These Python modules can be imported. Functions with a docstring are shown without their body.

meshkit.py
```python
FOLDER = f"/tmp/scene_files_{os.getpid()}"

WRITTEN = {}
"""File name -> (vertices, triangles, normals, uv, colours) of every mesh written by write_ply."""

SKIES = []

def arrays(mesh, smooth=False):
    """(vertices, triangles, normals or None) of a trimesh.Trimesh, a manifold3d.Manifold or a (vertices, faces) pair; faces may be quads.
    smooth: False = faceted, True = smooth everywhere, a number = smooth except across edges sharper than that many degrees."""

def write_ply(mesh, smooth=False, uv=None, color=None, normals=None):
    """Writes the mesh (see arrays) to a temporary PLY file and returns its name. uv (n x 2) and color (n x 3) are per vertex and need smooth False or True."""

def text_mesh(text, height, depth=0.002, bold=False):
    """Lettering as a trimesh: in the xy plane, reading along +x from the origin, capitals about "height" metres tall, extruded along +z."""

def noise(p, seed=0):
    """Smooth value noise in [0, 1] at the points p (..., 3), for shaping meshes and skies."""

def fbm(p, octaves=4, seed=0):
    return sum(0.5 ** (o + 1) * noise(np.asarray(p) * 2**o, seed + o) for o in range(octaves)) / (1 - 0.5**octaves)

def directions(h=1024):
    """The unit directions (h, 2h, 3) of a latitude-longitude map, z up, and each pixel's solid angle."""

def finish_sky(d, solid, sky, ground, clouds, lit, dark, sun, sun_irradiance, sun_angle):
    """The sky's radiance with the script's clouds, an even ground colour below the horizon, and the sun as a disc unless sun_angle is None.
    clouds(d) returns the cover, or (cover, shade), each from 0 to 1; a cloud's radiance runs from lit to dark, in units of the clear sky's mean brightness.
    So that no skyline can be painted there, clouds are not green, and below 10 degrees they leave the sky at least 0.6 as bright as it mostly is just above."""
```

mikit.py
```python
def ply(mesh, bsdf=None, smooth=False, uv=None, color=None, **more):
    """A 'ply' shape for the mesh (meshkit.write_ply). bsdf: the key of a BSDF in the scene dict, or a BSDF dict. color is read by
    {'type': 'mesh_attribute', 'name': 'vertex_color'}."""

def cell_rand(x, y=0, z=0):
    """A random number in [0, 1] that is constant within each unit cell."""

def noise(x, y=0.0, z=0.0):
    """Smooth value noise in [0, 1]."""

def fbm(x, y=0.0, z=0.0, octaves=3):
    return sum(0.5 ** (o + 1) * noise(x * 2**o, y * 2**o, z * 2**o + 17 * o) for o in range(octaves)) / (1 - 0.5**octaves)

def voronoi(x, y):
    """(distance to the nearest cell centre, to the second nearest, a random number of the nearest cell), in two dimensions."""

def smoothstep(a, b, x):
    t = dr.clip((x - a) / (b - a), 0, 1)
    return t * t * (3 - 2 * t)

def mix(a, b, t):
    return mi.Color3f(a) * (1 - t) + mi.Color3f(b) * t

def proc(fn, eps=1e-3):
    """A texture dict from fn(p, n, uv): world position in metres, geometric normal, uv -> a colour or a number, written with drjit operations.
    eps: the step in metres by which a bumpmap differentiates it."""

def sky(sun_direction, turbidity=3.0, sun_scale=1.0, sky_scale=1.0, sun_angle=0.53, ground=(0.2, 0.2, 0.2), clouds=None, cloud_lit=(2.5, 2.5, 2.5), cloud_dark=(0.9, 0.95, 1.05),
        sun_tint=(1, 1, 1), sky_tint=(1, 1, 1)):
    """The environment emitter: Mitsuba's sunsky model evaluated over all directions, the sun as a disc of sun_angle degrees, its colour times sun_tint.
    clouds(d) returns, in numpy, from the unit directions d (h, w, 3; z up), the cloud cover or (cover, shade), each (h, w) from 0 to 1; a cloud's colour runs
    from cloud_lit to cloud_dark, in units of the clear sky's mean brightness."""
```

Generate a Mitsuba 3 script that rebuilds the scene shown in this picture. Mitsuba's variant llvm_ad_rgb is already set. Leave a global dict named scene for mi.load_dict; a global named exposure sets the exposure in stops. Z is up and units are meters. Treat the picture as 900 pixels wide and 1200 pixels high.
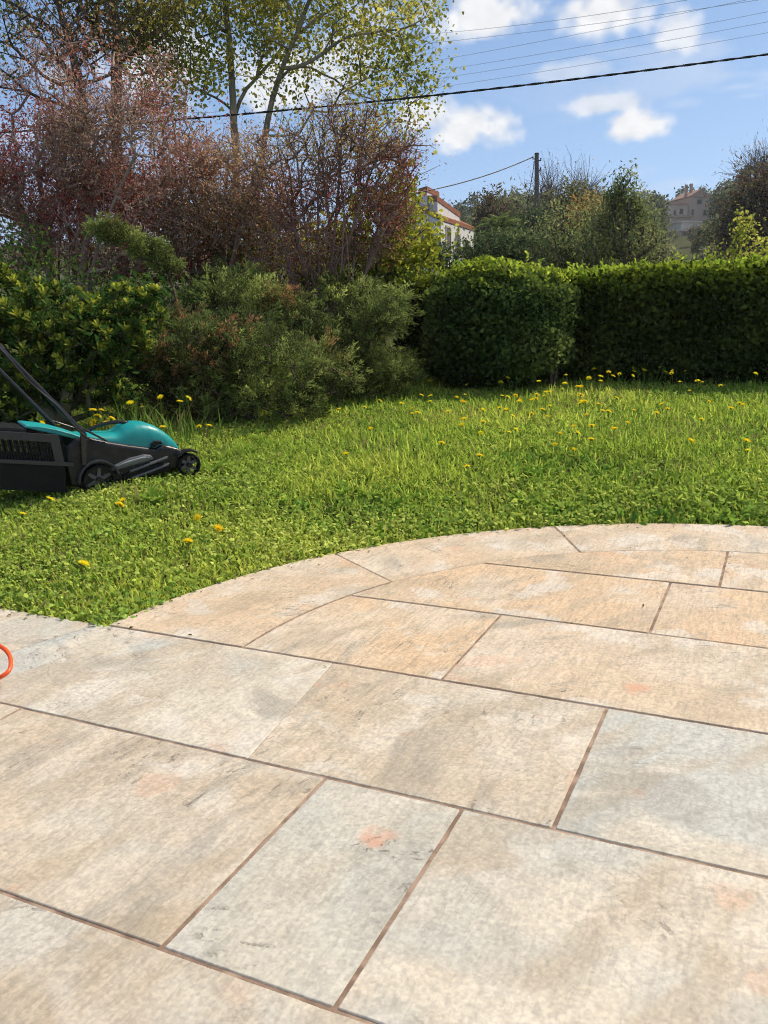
import math
import numpy as np
import trimesh
import drjit as dr
import mitsuba as mi
import mikit
import meshkit
from shapely.geometry import Polygon, Point, box as sbox, LineString
from scipy.spatial import cKDTree

T4 = mi.ScalarTransform4f
scene, labels = {}, {}

# ---------------------------------------------------------------- camera, sky, exposure
H, F, HY, ROLL = 1.05, 1000.0, 368.0, 0.0252          # eye height (m), focal length (px of 900x1200), horizon row, roll
PITCH = math.atan((600 - HY) / F)
_c, _s = math.cos(ROLL), math.sin(ROLL)
_D = np.array([0, -math.sin(PITCH), -math.cos(PITCH)])
_F = np.array([0, math.cos(PITCH), -math.sin(PITCH)])
_R = np.array([_c, 0, 0]) + _s * _D
_DN = np.array([-_s, 0, 0]) + _c * _D
EYE = np.array([0, 0, H])
scene['camera'] = {'type': 'perspective', 'fov_axis': 'x', 'fov': 2 * math.degrees(math.atan(450 / F)), 'near_clip': 0.05, 'far_clip': 3000.0,
                   'to_world': T4().look_at(origin=EYE.tolist(), target=(EYE + _F).tolist(), up=(-_DN).tolist())}


def ray(x, y):
    d = (x - 450) / F * _R + (y - 600) / F * _DN + _F
    return d / np.linalg.norm(d)


def at(x, y, Y):
    """the point seen at photo pixel (x, y), Y metres ahead"""
    d = ray(x, y)
    return EYE + d * (Y / d[1])


SUN_AZ, SUN_EL = math.radians(52), math.radians(51)              # right of the view direction, height
SUN = np.array([math.sin(SUN_AZ) * math.cos(SUN_EL), math.cos(SUN_AZ) * math.cos(SUN_EL), math.sin(SUN_EL)])
_CL = [(540, 158, 62, 30, 1.0), (500, 135, 40, 35, .9), (572, 22, 72, 34, 1.0), (705, 22, 62, 36, 1.0), (795, 42, 30, 30, .85), (655, 86, 45, 12, .45), (702, 124, 58, 13, .75), (755, 148, 56, 22, 1.0),
       (330, 95, 80, 45, .9), (190, 75, 70, 60, .75), (690, 80, 30, 14, .4), (790, 72, 22, 12, .3), (420, 60, 60, 50, .6), (60, 90, 40, 26, .4)]
_CLD = [(ray(x, y), rx / F, ry / F, a) for x, y, rx, ry, a in _CL]


def clouds(d):
    el = np.arcsin(np.clip(d[..., 2], -1, 1))
    az = np.arctan2(d[..., 0], d[..., 1])
    q = np.stack([az * 26, el * 34, az * 0], -1)
    n1 = meshkit.fbm(q, 5, 3) - .5
    n2 = meshkit.fbm(q * 3.1, 4, 9) - .5
    cover = np.zeros(el.shape)
    for c, rx, ry, a in _CLD:
        ce, ca = math.asin(c[2]), math.atan2(c[0], c[1])
        rx, ry = rx * .86, ry * .86
        dx = (az - ca) * math.cos(ce) / rx
        dy = (el - ce) / ry
        dy = np.where(dy < 0, dy * 1.25, dy)
        r = np.sqrt(dx * dx + dy * dy) + n1 * 1.45 + n2 * .75
        cover = np.maximum(cover, a * .95 * np.clip((1.05 - r) / .62, 0, 1) ** 1.1)
    # scattered small cumulus over the rest of the sky
    p = d / np.maximum(d[..., 2:3], .06)
    g = meshkit.fbm(np.stack([p[..., 0] * 1.6, p[..., 1] * 1.6, az * 0 + 4], -1), 5, 21)
    front = np.exp(-((az) / .6) ** 2)
    rest = np.clip((g - .60) / .10, 0, 1) * (1 - front) * np.clip((el - .05) / .1, 0, 1)
    return np.clip(np.maximum(cover, rest * .9), 0, 1), np.clip(.15 + n2 * .9 - n1 * .5, 0, 1)


scene['sky'] = mikit.sky(SUN.tolist(), turbidity=3, sun_tint=(.95, 1.0, 1.07), sky_tint=(.90, .96, 1.03), clouds=clouds, cloud_lit=(3.0, 3.0, 3.0), cloud_dark=(1.9, 1.95, 2.05))
exposure = 1.92
HAZE = .00038

# ---------------------------------------------------------------- helpers
rng = np.random.default_rng(7)


def lab(key, label=None, cat=None, group=None, kind=None):
    labels[key] = {k: v for k, v in (('label', label), ('category', cat), ('group', group), ('kind', kind)) if v}
    return key


_used = {}


def num(name):
    k = _used.get(name, 0)
    _used[name] = k + 1
    return name if k == 0 else f'{name}_{k:03d}'


def put(key, mesh, bsdf, smooth=False, color=None, uv=None, world=None):
    if isinstance(color, tuple):
        n = len(mesh[0]) if isinstance(mesh, tuple) else len(mesh.vertices)
        color = np.tile(color, (n, 1))
    scene[key] = mikit.ply(mesh, bsdf, smooth=smooth, color=color, uv=uv)
    if world is not None:
        scene[key]['to_world'] = world
    return key


def part(parent, name, *a, **k):
    return put(num(parent + '__' + name), *a, **k)


def cat_mesh(ms):
    vs, fs, o = [], [], 0
    for v, f in ms:
        vs.append(v)
        fs.append(np.asarray(f) + o)
        o += len(v)
    return np.vstack(vs), np.vstack(fs)


def unit(v):
    v = np.asarray(v, float)
    return v / np.maximum(np.linalg.norm(v, axis=-1, keepdims=True), 1e-12)


def rand_dirs(n, r=rng):
    return unit(r.normal(size=(n, 3)))


def leaf_mesh(P, D, N, L, W, fold=.25, bend=0.0):
    """leaves as folded rhombi: base P, direction D, normal N, length L, width W -> (verts, faces), four vertices each"""
    D, n = unit(D), len(P)
    S = unit(np.cross(N, D))
    N = np.cross(D, S)
    L, W = np.broadcast_to(L, n)[:, None], np.broadcast_to(W, n)[:, None]
    mid = P + D * L * .48
    v = np.stack([P, mid + S * W / 2 + N * W * fold, P + D * L - N * L * bend, mid - S * W / 2 + N * W * fold], 1).reshape(-1, 3)
    i = np.arange(n)[:, None] * 4
    f = np.hstack([i, i + 1, i + 2, i, i + 2, i + 3]).reshape(-1, 3)
    return v, f


def leaf_mesh6(P, D, N, L, W, fold=.15, bend=.15):
    """obovate leaves of six vertices and four triangles"""
    D, n = unit(D), len(P)
    S = unit(np.cross(N, D))
    N = np.cross(D, S)
    L, W = np.broadcast_to(L, n)[:, None], np.broadcast_to(W, n)[:, None]
    a, b = P + D * L * .35, P + D * L * .78 - N * L * bend * .5
    v = np.stack([P, a + S * W * .36 + N * W * fold, b + S * W * .5 + N * W * fold, P + D * L - N * L * bend, b - S * W * .5 + N * W * fold, a - S * W * .36 + N * W * fold], 1).reshape(-1, 3)
    i = np.arange(n)[:, None] * 6
    f = np.hstack([i, i + 1, i + 5, i + 1, i + 2, i + 5, i + 2, i + 4, i + 5, i + 2, i + 3, i + 4]).reshape(-1, 3)
    return v, f


def tubes(p0, p1, r0, r1, n=4):
    """tapered tubes, one for each segment"""
    d = unit(p1 - p0)
    a = unit(np.cross(d, np.where(np.abs(d[:, 2:3]) < .9, [[0, 0, 1.0]], [[1.0, 0, 0]])))
    b = np.cross(d, a)
    t = np.arange(n) * 2 * np.pi / n
    ring = np.cos(t)[None, :, None] * a[:, None] + np.sin(t)[None, :, None] * b[:, None]
    r0, r1 = np.broadcast_to(r0, len(p0)), np.broadcast_to(r1, len(p0))
    v = np.concatenate([p0[:, None] + ring * r0[:, None, None], p1[:, None] + ring * r1[:, None, None]], 1).reshape(-1, 3)
    i = np.arange(n)
    j = (i + 1) % n
    f = np.vstack([np.stack([i, j, j + n], 1), np.stack([i, j + n, i + n], 1)])
    f = (f[None] + (np.arange(len(p0)) * 2 * n)[:, None, None]).reshape(-1, 3)
    return v, f


def path_tube(pts, r, n=8, closed=False, caps=True):
    pts = np.asarray(pts, float)
    r = np.broadcast_to(r, len(pts))
    tg = np.gradient(pts, axis=0)
    tg = unit(tg)
    ref = np.array([0, 0, 1.0]) if abs(tg[0][2]) < .9 else np.array([1.0, 0, 0])
    a = unit(np.cross(tg[0], ref))
    rows = []
    t = np.arange(n) * 2 * np.pi / n
    for i in range(len(pts)):
        a = unit(a - tg[i] * (a @ tg[i]))
        b = np.cross(tg[i], a)
        rows.append(pts[i] + r[i] * (np.cos(t)[:, None] * a + np.sin(t)[:, None] * b))
    v = np.vstack(rows)
    f = []
    m = len(pts)
    for i in range(m - 1):
        for k in range(n):
            q = (k + 1) % n
            f += [[i * n + k, i * n + q, (i + 1) * n + q], [i * n + k, (i + 1) * n + q, (i + 1) * n + k]]
    if caps:
        v = np.vstack([v, pts[0], pts[-1]])
        for k in range(n):
            q = (k + 1) % n
            f += [[m * n, q, k], [m * n + 1, (m - 1) * n + k, (m - 1) * n + q]]
    return v, np.array(f)


def spline(pts, n):
    from scipy.interpolate import CubicSpline
    pts = np.asarray(pts, float)
    t = np.r_[0, np.cumsum(np.linalg.norm(np.diff(pts, axis=0), axis=1))]
    return CubicSpline(t, pts)(np.linspace(0, t[-1], n))


def bx(x0, x1, y0, y1, z0, z1, ch=.0):
    """box, its edges chamfered by ch"""
    if ch <= 0:
        m = trimesh.creation.box(bounds=[[x0, y0, z0], [x1, y1, z1]])
    else:
        p = []
        for sx, ex in ((x0, 1), (x1, -1)):
            for sy, ey in ((y0, 1), (y1, -1)):
                for sz, ez in ((z0, 1), (z1, -1)):
                    p += [[sx + ex * ch, sy + ey * ch, sz], [sx + ex * ch, sy, sz + ez * ch], [sx, sy + ey * ch, sz + ez * ch]]
        m = trimesh.convex.convex_hull(np.array(p))
    return np.array(m.vertices), np.array(m.faces)


def hull(p):
    m = trimesh.convex.convex_hull(np.asarray(p, float))
    return np.array(m.vertices), np.array(m.faces)


def fb(p, f, o=3, seed=0):
    return meshkit.fbm(np.asarray(p) * f, o, seed)


# ---------------------------------------------------------------- materials
def vcol():
    return {'type': 'mesh_attribute', 'name': 'vertex_color'}


scene['leaf_matte'] = {'type': 'principledthin', 'base_color': vcol(), 'roughness': .45, 'eta': 1.4, 'diff_trans': 1.0, 'spec_trans': 0.0}
scene['leaf_gloss'] = {'type': 'principledthin', 'base_color': vcol(), 'roughness': .2, 'eta': 1.6, 'diff_trans': .75, 'spec_trans': 0.0}
scene['bark'] = {'type': 'twosided', 'bsdf': {'type': 'diffuse', 'reflectance': vcol()}}
scene['painted'] = {'type': 'twosided', 'bsdf': {'type': 'diffuse', 'reflectance': vcol()}}

TH = math.radians(-25)
UX, UY, VX, VY = math.cos(TH), math.sin(TH), -math.sin(TH), math.cos(TH)
mix, noise, pfbm, sstep = mikit.mix, mikit.noise, mikit.fbm, mikit.smoothstep


STAINS = (((-.035, 1.56), .045), ((.70, 2.235), .05))            # rusty pink marks on two slabs


def paving_colour(p, n, uv):
    seed = dr.floor(uv.y)
    tan = uv.x
    x, y = p.x + seed * 3.17, p.y + seed * 1.73
    a, b = p.x * UX + p.y * UY, p.x * VX + p.y * VY
    wx, wy = x + .16 * pfbm(x * 3, y * 3, 91, 3), y + .16 * pfbm(x * 3, y * 3, 73, 3)
    big = pfbm(wx * 3, wy * 3, seed, 4)
    mid = pfbm(wx * 9, wy * 9, seed + 5, 4)
    vein = pfbm((wx * .80 + wy * .6) * 2.4, (-.6 * wx + .8 * wy) * 10, seed, 5)
    streak = pfbm(a * 210, b * 11 + seed, 2, 2) * .65 + noise(a * 420, b * 20, 5) * .35
    fine = pfbm(x * 130, y * 130, 1, 3)
    cl = pfbm(wx * 26, wy * 20, seed + 4, 4)
    ang = seed * 2.1
    vx, vy = wx * dr.cos(ang) + wy * dr.sin(ang), wy * dr.cos(ang) - wx * dr.sin(ang)
    smear = pfbm(vx * 3.2, vy * 15, seed + 70, 5)
    c = mix((.455, .41, .325), (.535, .49, .40), sstep(.3, .7, mid))
    c = mix(c, (.405, .415, .375), sstep(.42, .62, big) * sstep(.4, 0, tan) * .9)
    c = mix(c, (.52, .385, .245), dr.clip(tan * (.45 + 1.0 * sstep(.25, .75, pfbm(wx * 3.1, wy * 3.1, seed + 9, 4))), 0, 1))
    c = mix(c, (.375, .305, .21), sstep(.50, .70, vein) * .55)
    c = mix(c, (.44, .335, .215), sstep(.54, .70, pfbm(wx * 4.2, wy * 4.2, seed + 31, 5)) * (.22 + .3 * tan))
    c = mix(c, (.255, .24, .20), sstep(.53, .74, smear) * .50 * sstep(.42, .60, pfbm(wx * 3.4, wy * 3.4, seed + 12, 4)))
    c = mix(c, (.53, .29, .18), sstep(.70, .80, pfbm(wx * 6, wy * 6, seed + 45, 4)) * .30)
    c = mix(c, (.56, .525, .455), sstep(.58, .75, pfbm(wx * 7, wy * 7, seed + 22, 4)) * .55)
    c = mix(c, (.43, .42, .355), dr.clip(-tan, 0, 1) * (.45 + .5 * big))
    grain = pfbm(x * 190, y * 190, 6, 2)
    scratch = sstep(.50, .72, pfbm(a * 150 + 3 * cl, b * 20, seed + 17, 4))
    c = c * (.93 + .15 * sstep(.3, .7, fine)) * (.97 + .12 * sstep(.25, .75, grain)) * (.93 + .16 * cl)
    c = c * (1 - scratch * (.10 + .08 * dr.maximum(tan, 0))) * (1 + .28 * dr.maximum(tan, 0) * (streak - .5))
    speck = sstep(.57, .72, pfbm(x * 75, y * 110, seed + 51, 3)) * sstep(.36, .62, pfbm(wx * 5, wy * 5, seed + 77, 3))
    c = mix(c, (.26, .235, .19), speck * .30)
    for (qx, qy), qr in STAINS:
        dd = dr.sqrt(dr.square(p.x - qx) + dr.square(p.y - qy)) / qr + 1.3 * (pfbm(p.x * 28, p.y * 28, 5, 4) - .5)
        c = mix(c, (.56, .27, .16), sstep(1.0, .35, dd) * .6)
    # pits filled with dirt, in a few loose swarms along the smears
    swarm = sstep(.50, .66, pfbm(wx * 5, wy * 5, seed + 8, 4)) * sstep(.40, .60, smear)
    spot = sstep(.60, .82, pfbm(vx * 40 + 2 * fine, vy * 85, seed + 3, 4))
    c = mix(c, (.12, .105, .085), spot * swarm * .75)
    return c


def paving_bump(p, n, uv):
    a, b = p.x * UX + p.y * UY, p.x * VX + p.y * VY
    return pfbm(p.x * 110, p.y * 110, 2, 3) * .8 + pfbm(a * 70, b * 8, 2, 3) * .5 + pfbm(p.x * 14, p.y * 14, 8, 4) * 1.8


scene['paving'] = {'type': 'bumpmap', 'arbitrary': mikit.proc(paving_bump, eps=.0015), 'scale': .0016,
                   'bsdf': {'type': 'principled', 'base_color': mikit.proc(paving_colour), 'roughness': .62, 'specular': .35}}


def mortar_colour(p, n, uv):
    return mix((.20, .140, .105), (.36, .265, .20), sstep(.25, .75, pfbm(p.x * 30, p.y * 30, 1, 4)))


scene['mortar'] = {'type': 'twosided', 'bsdf': {'type': 'diffuse', 'reflectance': mikit.proc(mortar_colour)}}


def ground_colour(p, n, uv):
    c = mix((.045, .060, .014), (.085, .075, .035), pfbm(p.x * 6, p.y * 6, 1, 3))
    far = mix((.055, .07, .03), (.085, .09, .045), pfbm(p.x * .11, p.y * .11, 4, 4))
    return mix(c, far, sstep(12, 30, p.y))


scene['soil'] = {'type': 'twosided', 'bsdf': {'type': 'diffuse', 'reflectance': mikit.proc(ground_colour)}}


def plastic(key, col, rough, spec=.5):
    scene[key] = {'type': 'twosided', 'bsdf': {'type': 'principled', 'base_color': {'type': 'rgb', 'value': list(col)}, 'roughness': rough, 'specular': spec}}


def teal_colour(p, n, uv):
    return mix((.004, .235, .235), (.010, .285, .275), pfbm(p.x * 30, p.y * 30, p.z * 30, 3))


scene['teal_plastic'] = {'type': 'twosided', 'bsdf': {'type': 'principled', 'base_color': mikit.proc(teal_colour), 'roughness': .38, 'specular': .5}}


def dark_colour(p, n, uv):
    dust = sstep(.45, .75, pfbm(p.x * 22, p.y * 22, p.z * 22, 4))
    return mix((.012, .0125, .014), (.036, .035, .032), dust * .4)


scene['dark_plastic'] = {'type': 'twosided', 'bsdf': {'type': 'principled', 'base_color': mikit.proc(dark_colour), 'roughness': .34, 'specular': .32}}
plastic('grey_plastic', (.030, .032, .036), .3, .4)
plastic('mid_grey_plastic', (.11, .115, .12), .3)
plastic('black_rubber', (.010, .010, .010), .6, .18)
plastic('black_paint', (.012, .013, .015), .25)
plastic('silver_trim', (.34, .35, .36), .30)
plastic('orange_plastic', (.80, .10, .012), .38)
plastic('cable_black', (.012, .012, .013), .5)

# ---------------------------------------------------------------- patio outline (H = 1.05 fixes the joints at 0.60 m)
K = H / 1.1
ROWS = [v * K for v in (1.018, 1.645, 2.278, 2.905, 3.518)]      # the long joints
CO, RO = np.array([1.157, 1.875]) * K, 2.4616 * K                  # outer edge of the curved border
CI, RI = np.array([1.132, 2.051]) * K, 1.7733 * K                  # its inner edge
UU, VV = np.array([UX, UY]), np.array([VX, VY])


def uv2xy(u, v):
    return np.outer(np.atleast_1d(u), UU) + np.outer(np.atleast_1d(v), VV)


def outside(x, y):
    """distance beyond the patio's edge (m), negative on the patio"""
    v = np.asarray(x) * VX + np.asarray(y) * VY
    return np.minimum(np.hypot(x - CO[0], y - CO[1]) - RO, v - ROWS[2])


def ss(a, b, x):
    t = np.clip((x - a) / (b - a), 0, 1)
    return t * t * (3 - 2 * t)


def terrain(x, y):
    x, y = np.asarray(x, float), np.asarray(y, float)
    s = np.maximum(outside(x, y), 0)
    lawn = -.04 + .36 * (1 - np.exp(-s / 1.75))
    lawn = lawn + .03 * (meshkit.noise(np.stack([x * .9, y * .9, x * 0], -1), 5) - .5) * np.clip(s, 0, 1)
    lawn = np.where(outside(x, y) < -.02, -.06, lawn)
    r = np.hypot(x, y)
    far = 1.6 * ss(14, 55, y) + 36 * ss(75, 330, y) * (.70 + .22 * ss(.30, .48, x / np.maximum(y, 1)))
    far = far + 2.4 * (fb(np.stack([x, y, x * 0], -1), .03, 3, 2) - .5) * ss(60, 160, r)
    return lawn + far


def on_ground(x, y, up=0.0):
    """where the line of sight through the photo pixel meets the ground (raised by up)"""
    d = ray(x, y)
    t = np.linspace(1, 60, 6000)
    p = EYE + t[:, None] * d
    hit = np.nonzero(p[:, 2] < terrain(p[:, 0], p[:, 1]) + up)[0]
    i = hit[0] if len(hit) else len(t) - 1
    return p[i]


def _axis(a, fine, n):
    t = np.linspace(-1, 1, n)
    k = 6.2
    return np.sinh(t * k) / math.sinh(k) * a + fine


gx, gy = _axis(520, 0.4, 241), _axis(560, 4.2, 321)
GX, GY = np.meshgrid(gx, gy)
gv = np.stack([GX, GY, terrain(GX, GY)], -1).reshape(-1, 3)
ii = np.arange(len(gy) - 1)[:, None] * len(gx) + np.arange(len(gx) - 1)[None]
gf = np.stack([ii, ii + 1, ii + 1 + len(gx), ii + len(gx)], -1).reshape(-1, 4)
put('ground', (gv, gf), 'soil', smooth=True)
lab('ground', 'earth under the lawn rising to a wooded hillside', kind='structure')

# ---------------------------------------------------------------- patio: mortar bed and slabs
J = .0044


def rows_poly(v0, v1, u0, u1, j0=J, j1=J, skew0=0, skew1=0):
    q = [(u0 + j0 - skew0, v0 + J), (u1 - j1 - skew1, v0 + J), (u1 - j1 + skew1, v1 - J), (u0 + j0 + skew0, v1 - J)]
    return Polygon(uv2xy([a for a, _ in q], [b for _, b in q]))


def disc(c, r):
    return Point(*c).buffer(r, 128)


halfplane_up = Polygon(uv2xy([-9, 9, 9, -9], [ROWS[2] + J, ROWS[2] + J, 12, 12]))
inner = disc(CI, RI - .0075).intersection(halfplane_up)
ring = disc(CO, RO).difference(disc(CI, RI + .002)).intersection(halfplane_up)
k = K
slabs = []                                                        # (polygon, tan tint)
slabs.append((rows_poly(.10, ROWS[0], -4, 1.9), .16))
for u0, u1, t in ((-3.6, -1.955 * k, .2), (-1.955 * k, -.940 * k, .22), (-.940 * k, -.588 * k, -.75), (-.588 * k, .95, .10), (.95, 1.9, .2)):
    slabs.append((rows_poly(ROWS[0], ROWS[1], u0, u1), t))
for u0, u1, t, j0, j1, s0, s1 in ((-5.5, -2.34 * k, .08, J, .0016, 0, .08), (-2.34 * k, -1.215 * k, -.05, .0016, .0004, .08, -.04), (-1.215 * k, -.381 * k, .24, .0004, J, -.04, 0),
                                  (-.381 * k, 1.0, -.15, J, J, 0, 0), (1.0, 2.6, .2, J, J, 0, 0)):
    slabs.append((rows_poly(ROWS[1], ROWS[2], u0, u1, j0, j1, s0, s1), t))
for v0, v1, cuts in ((ROWS[2], ROWS[3], ((-4, -.884 * k, .8), (-.884 * k, .75, .42), (.75, 4, .6))), (ROWS[3], ROWS[4], ((-4, -.352 * k, .85), (-.352 * k, 4, .9))),
                     (ROWS[4], 6.0, ((-4, -.166 * k, .80), (-.166 * k, 4, .72)))):
    for u0, u1, t in cuts:
        slabs.append((rows_poly(v0, v1, u0, u1).intersection(inner), t))
c1, c1i, c2, c2i = (np.array(q) * k for q in ((-.226, 3.876), (.028, 3.434), (.887, 4.308), (.907, 3.815)))
cutters = [LineString([c1 + (c1 - c1i) * 2, c1i - (c1 - c1i) * .8]).buffer(.004), LineString([c2 + (c2 - c2i) * 2, c2i - (c2 - c2i) * .8]).buffer(.004)]
rest = ring
for c in cutters:
    rest = rest.difference(c)
for g in sorted(rest.geoms, key=lambda g: g.centroid.x):
    slabs.append((g, .55 if g.centroid.x < .4 else .62))


def slab_mesh(poly, seed, thick=.045, ch=.0019):
    r = np.random.default_rng(seed)
    poly = max(poly.geoms, key=lambda g: g.area) if hasattr(poly, 'geoms') else poly
    poly = poly.buffer(-.004, join_style=1).buffer(.004, quad_segs=3).simplify(.0004)
    n = max(40, int(poly.length / .022))
    t = np.linspace(0, poly.length, n, endpoint=False)
    ext = LineString(poly.exterior.coords)
    cs = [ext.project(Point(c)) for c in poly.exterior.coords[:-1]]
    t = np.unique(np.r_[t, cs])
    t = t[np.r_[True, np.diff(t) > .0012]]
    pts = np.array([ext.interpolate(d).coords[0] for d in t])
    q = np.c_[pts, np.full(len(pts), seed * 1.7)]
    inset = np.abs(fb(q, 22, 3, seed) - .5) * .0022 + np.maximum(fb(q, 9, 2, seed + 40) - .70, 0) * .012 * (r.random(len(pts)) * .5 + .7)
    tg = unit(np.roll(pts, -1, 0) - np.roll(pts, 1, 0))
    nr = np.c_[-tg[:, 1], tg[:, 0]] * (1 if poly.exterior.is_ccw else -1)
    base = pts + nr * inset[:, None]
    top = base + nr * ch
    p2 = Polygon(top).buffer(0)
    p2 = max(p2.geoms, key=lambda g: g.area) if hasattr(p2, 'geoms') else p2
    # the worn top face: a triangulated polygon with the chamfer ring below it
    v2, f2 = trimesh.creation.triangulate_polygon(Polygon(top), engine='earcut')
    m = len(top)
    zt = np.clip(r.normal(0, .0009), -.0013, .0013)
    v = np.vstack([np.c_[top, np.full(m, zt)], np.c_[base, np.full(m, zt - ch)], np.c_[base, np.full(m, -thick)]])
    i = np.arange(m)
    j = (i + 1) % m
    if not poly.exterior.is_ccw:
        i, j = j, i
    f = [np.stack([i + a, i + m + a, j + m + a], 1) for a in (0, m)] + [np.stack([i + a, j + m + a, j + a], 1) for a in (0, m)]
    # map earcut vertices back on the ring
    idx = cKDTree(top).query(v2)[1]
    f2 = idx[f2]
    area = np.cross(top[f2[:, 1]] - top[f2[:, 0]], top[f2[:, 2]] - top[f2[:, 0]])
    f2[area < 0] = f2[area < 0][:, ::-1]
    return v, np.vstack(f + [f2])


bed = disc(CO, RO - .004).intersection(Polygon(uv2xy([-9, 9, 9, -9], [ROWS[2] - .01, ROWS[2] - .01, 12, 12]))).union(Polygon(uv2xy([-6, 3.2, 3.2, -6], [.1, .1, ROWS[2] - .004, ROWS[2] - .004])))
bm = trimesh.creation.extrude_polygon(bed, .05, engine='earcut')
bm.apply_translation([0, 0, -.0534])
put('patio', (np.array(bm.vertices), np.array(bm.faces)), 'mortar')
lab('patio', 'stone paved patio with a curved border and brown mortar joints', kind='structure')
for i, (poly, tint) in enumerate(slabs):
    if poly.is_empty or poly.area < .003:
        continue
    v, f = slab_mesh(poly, i + 1)
    key = put(num('patio__paving_slab'), (v, f), 'paving', uv=np.tile([tint, i + .5], (len(v), 1)))

# ---------------------------------------------------------------- growing plants


def blob(cx, cy, Y, rx, rz, ry=None):
    c = at(cx, cy, Y)
    m = Y / F
    return c, np.array([rx * m, ry if ry else (rx + rz) / 2 * m, rz * m])


def in_blobs(blobs, n, r, shell=.5):
    w = np.array([b[1].prod() ** (2 / 3) * (b[2] if len(b) > 2 else 1) for b in blobs])
    pick = r.choice(len(blobs), n, p=w / w.sum())
    d = rand_dirs(n, r)
    rad = r.random(n) ** (1 / 3) * (1 - shell) + shell * (1 - .35 * r.random(n) ** 2)
    c = np.array([b[0] for b in blobs])[pick]
    s = np.array([b[1] for b in blobs])[pick]
    p = c + d * rad[:, None] * s
    p = p + (np.stack([fb(p, 2.3 / s.mean() ** .5, 2, 50 + k_) for k_ in range(3)], -1) - .5) * s * .55
    return p, d


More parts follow.
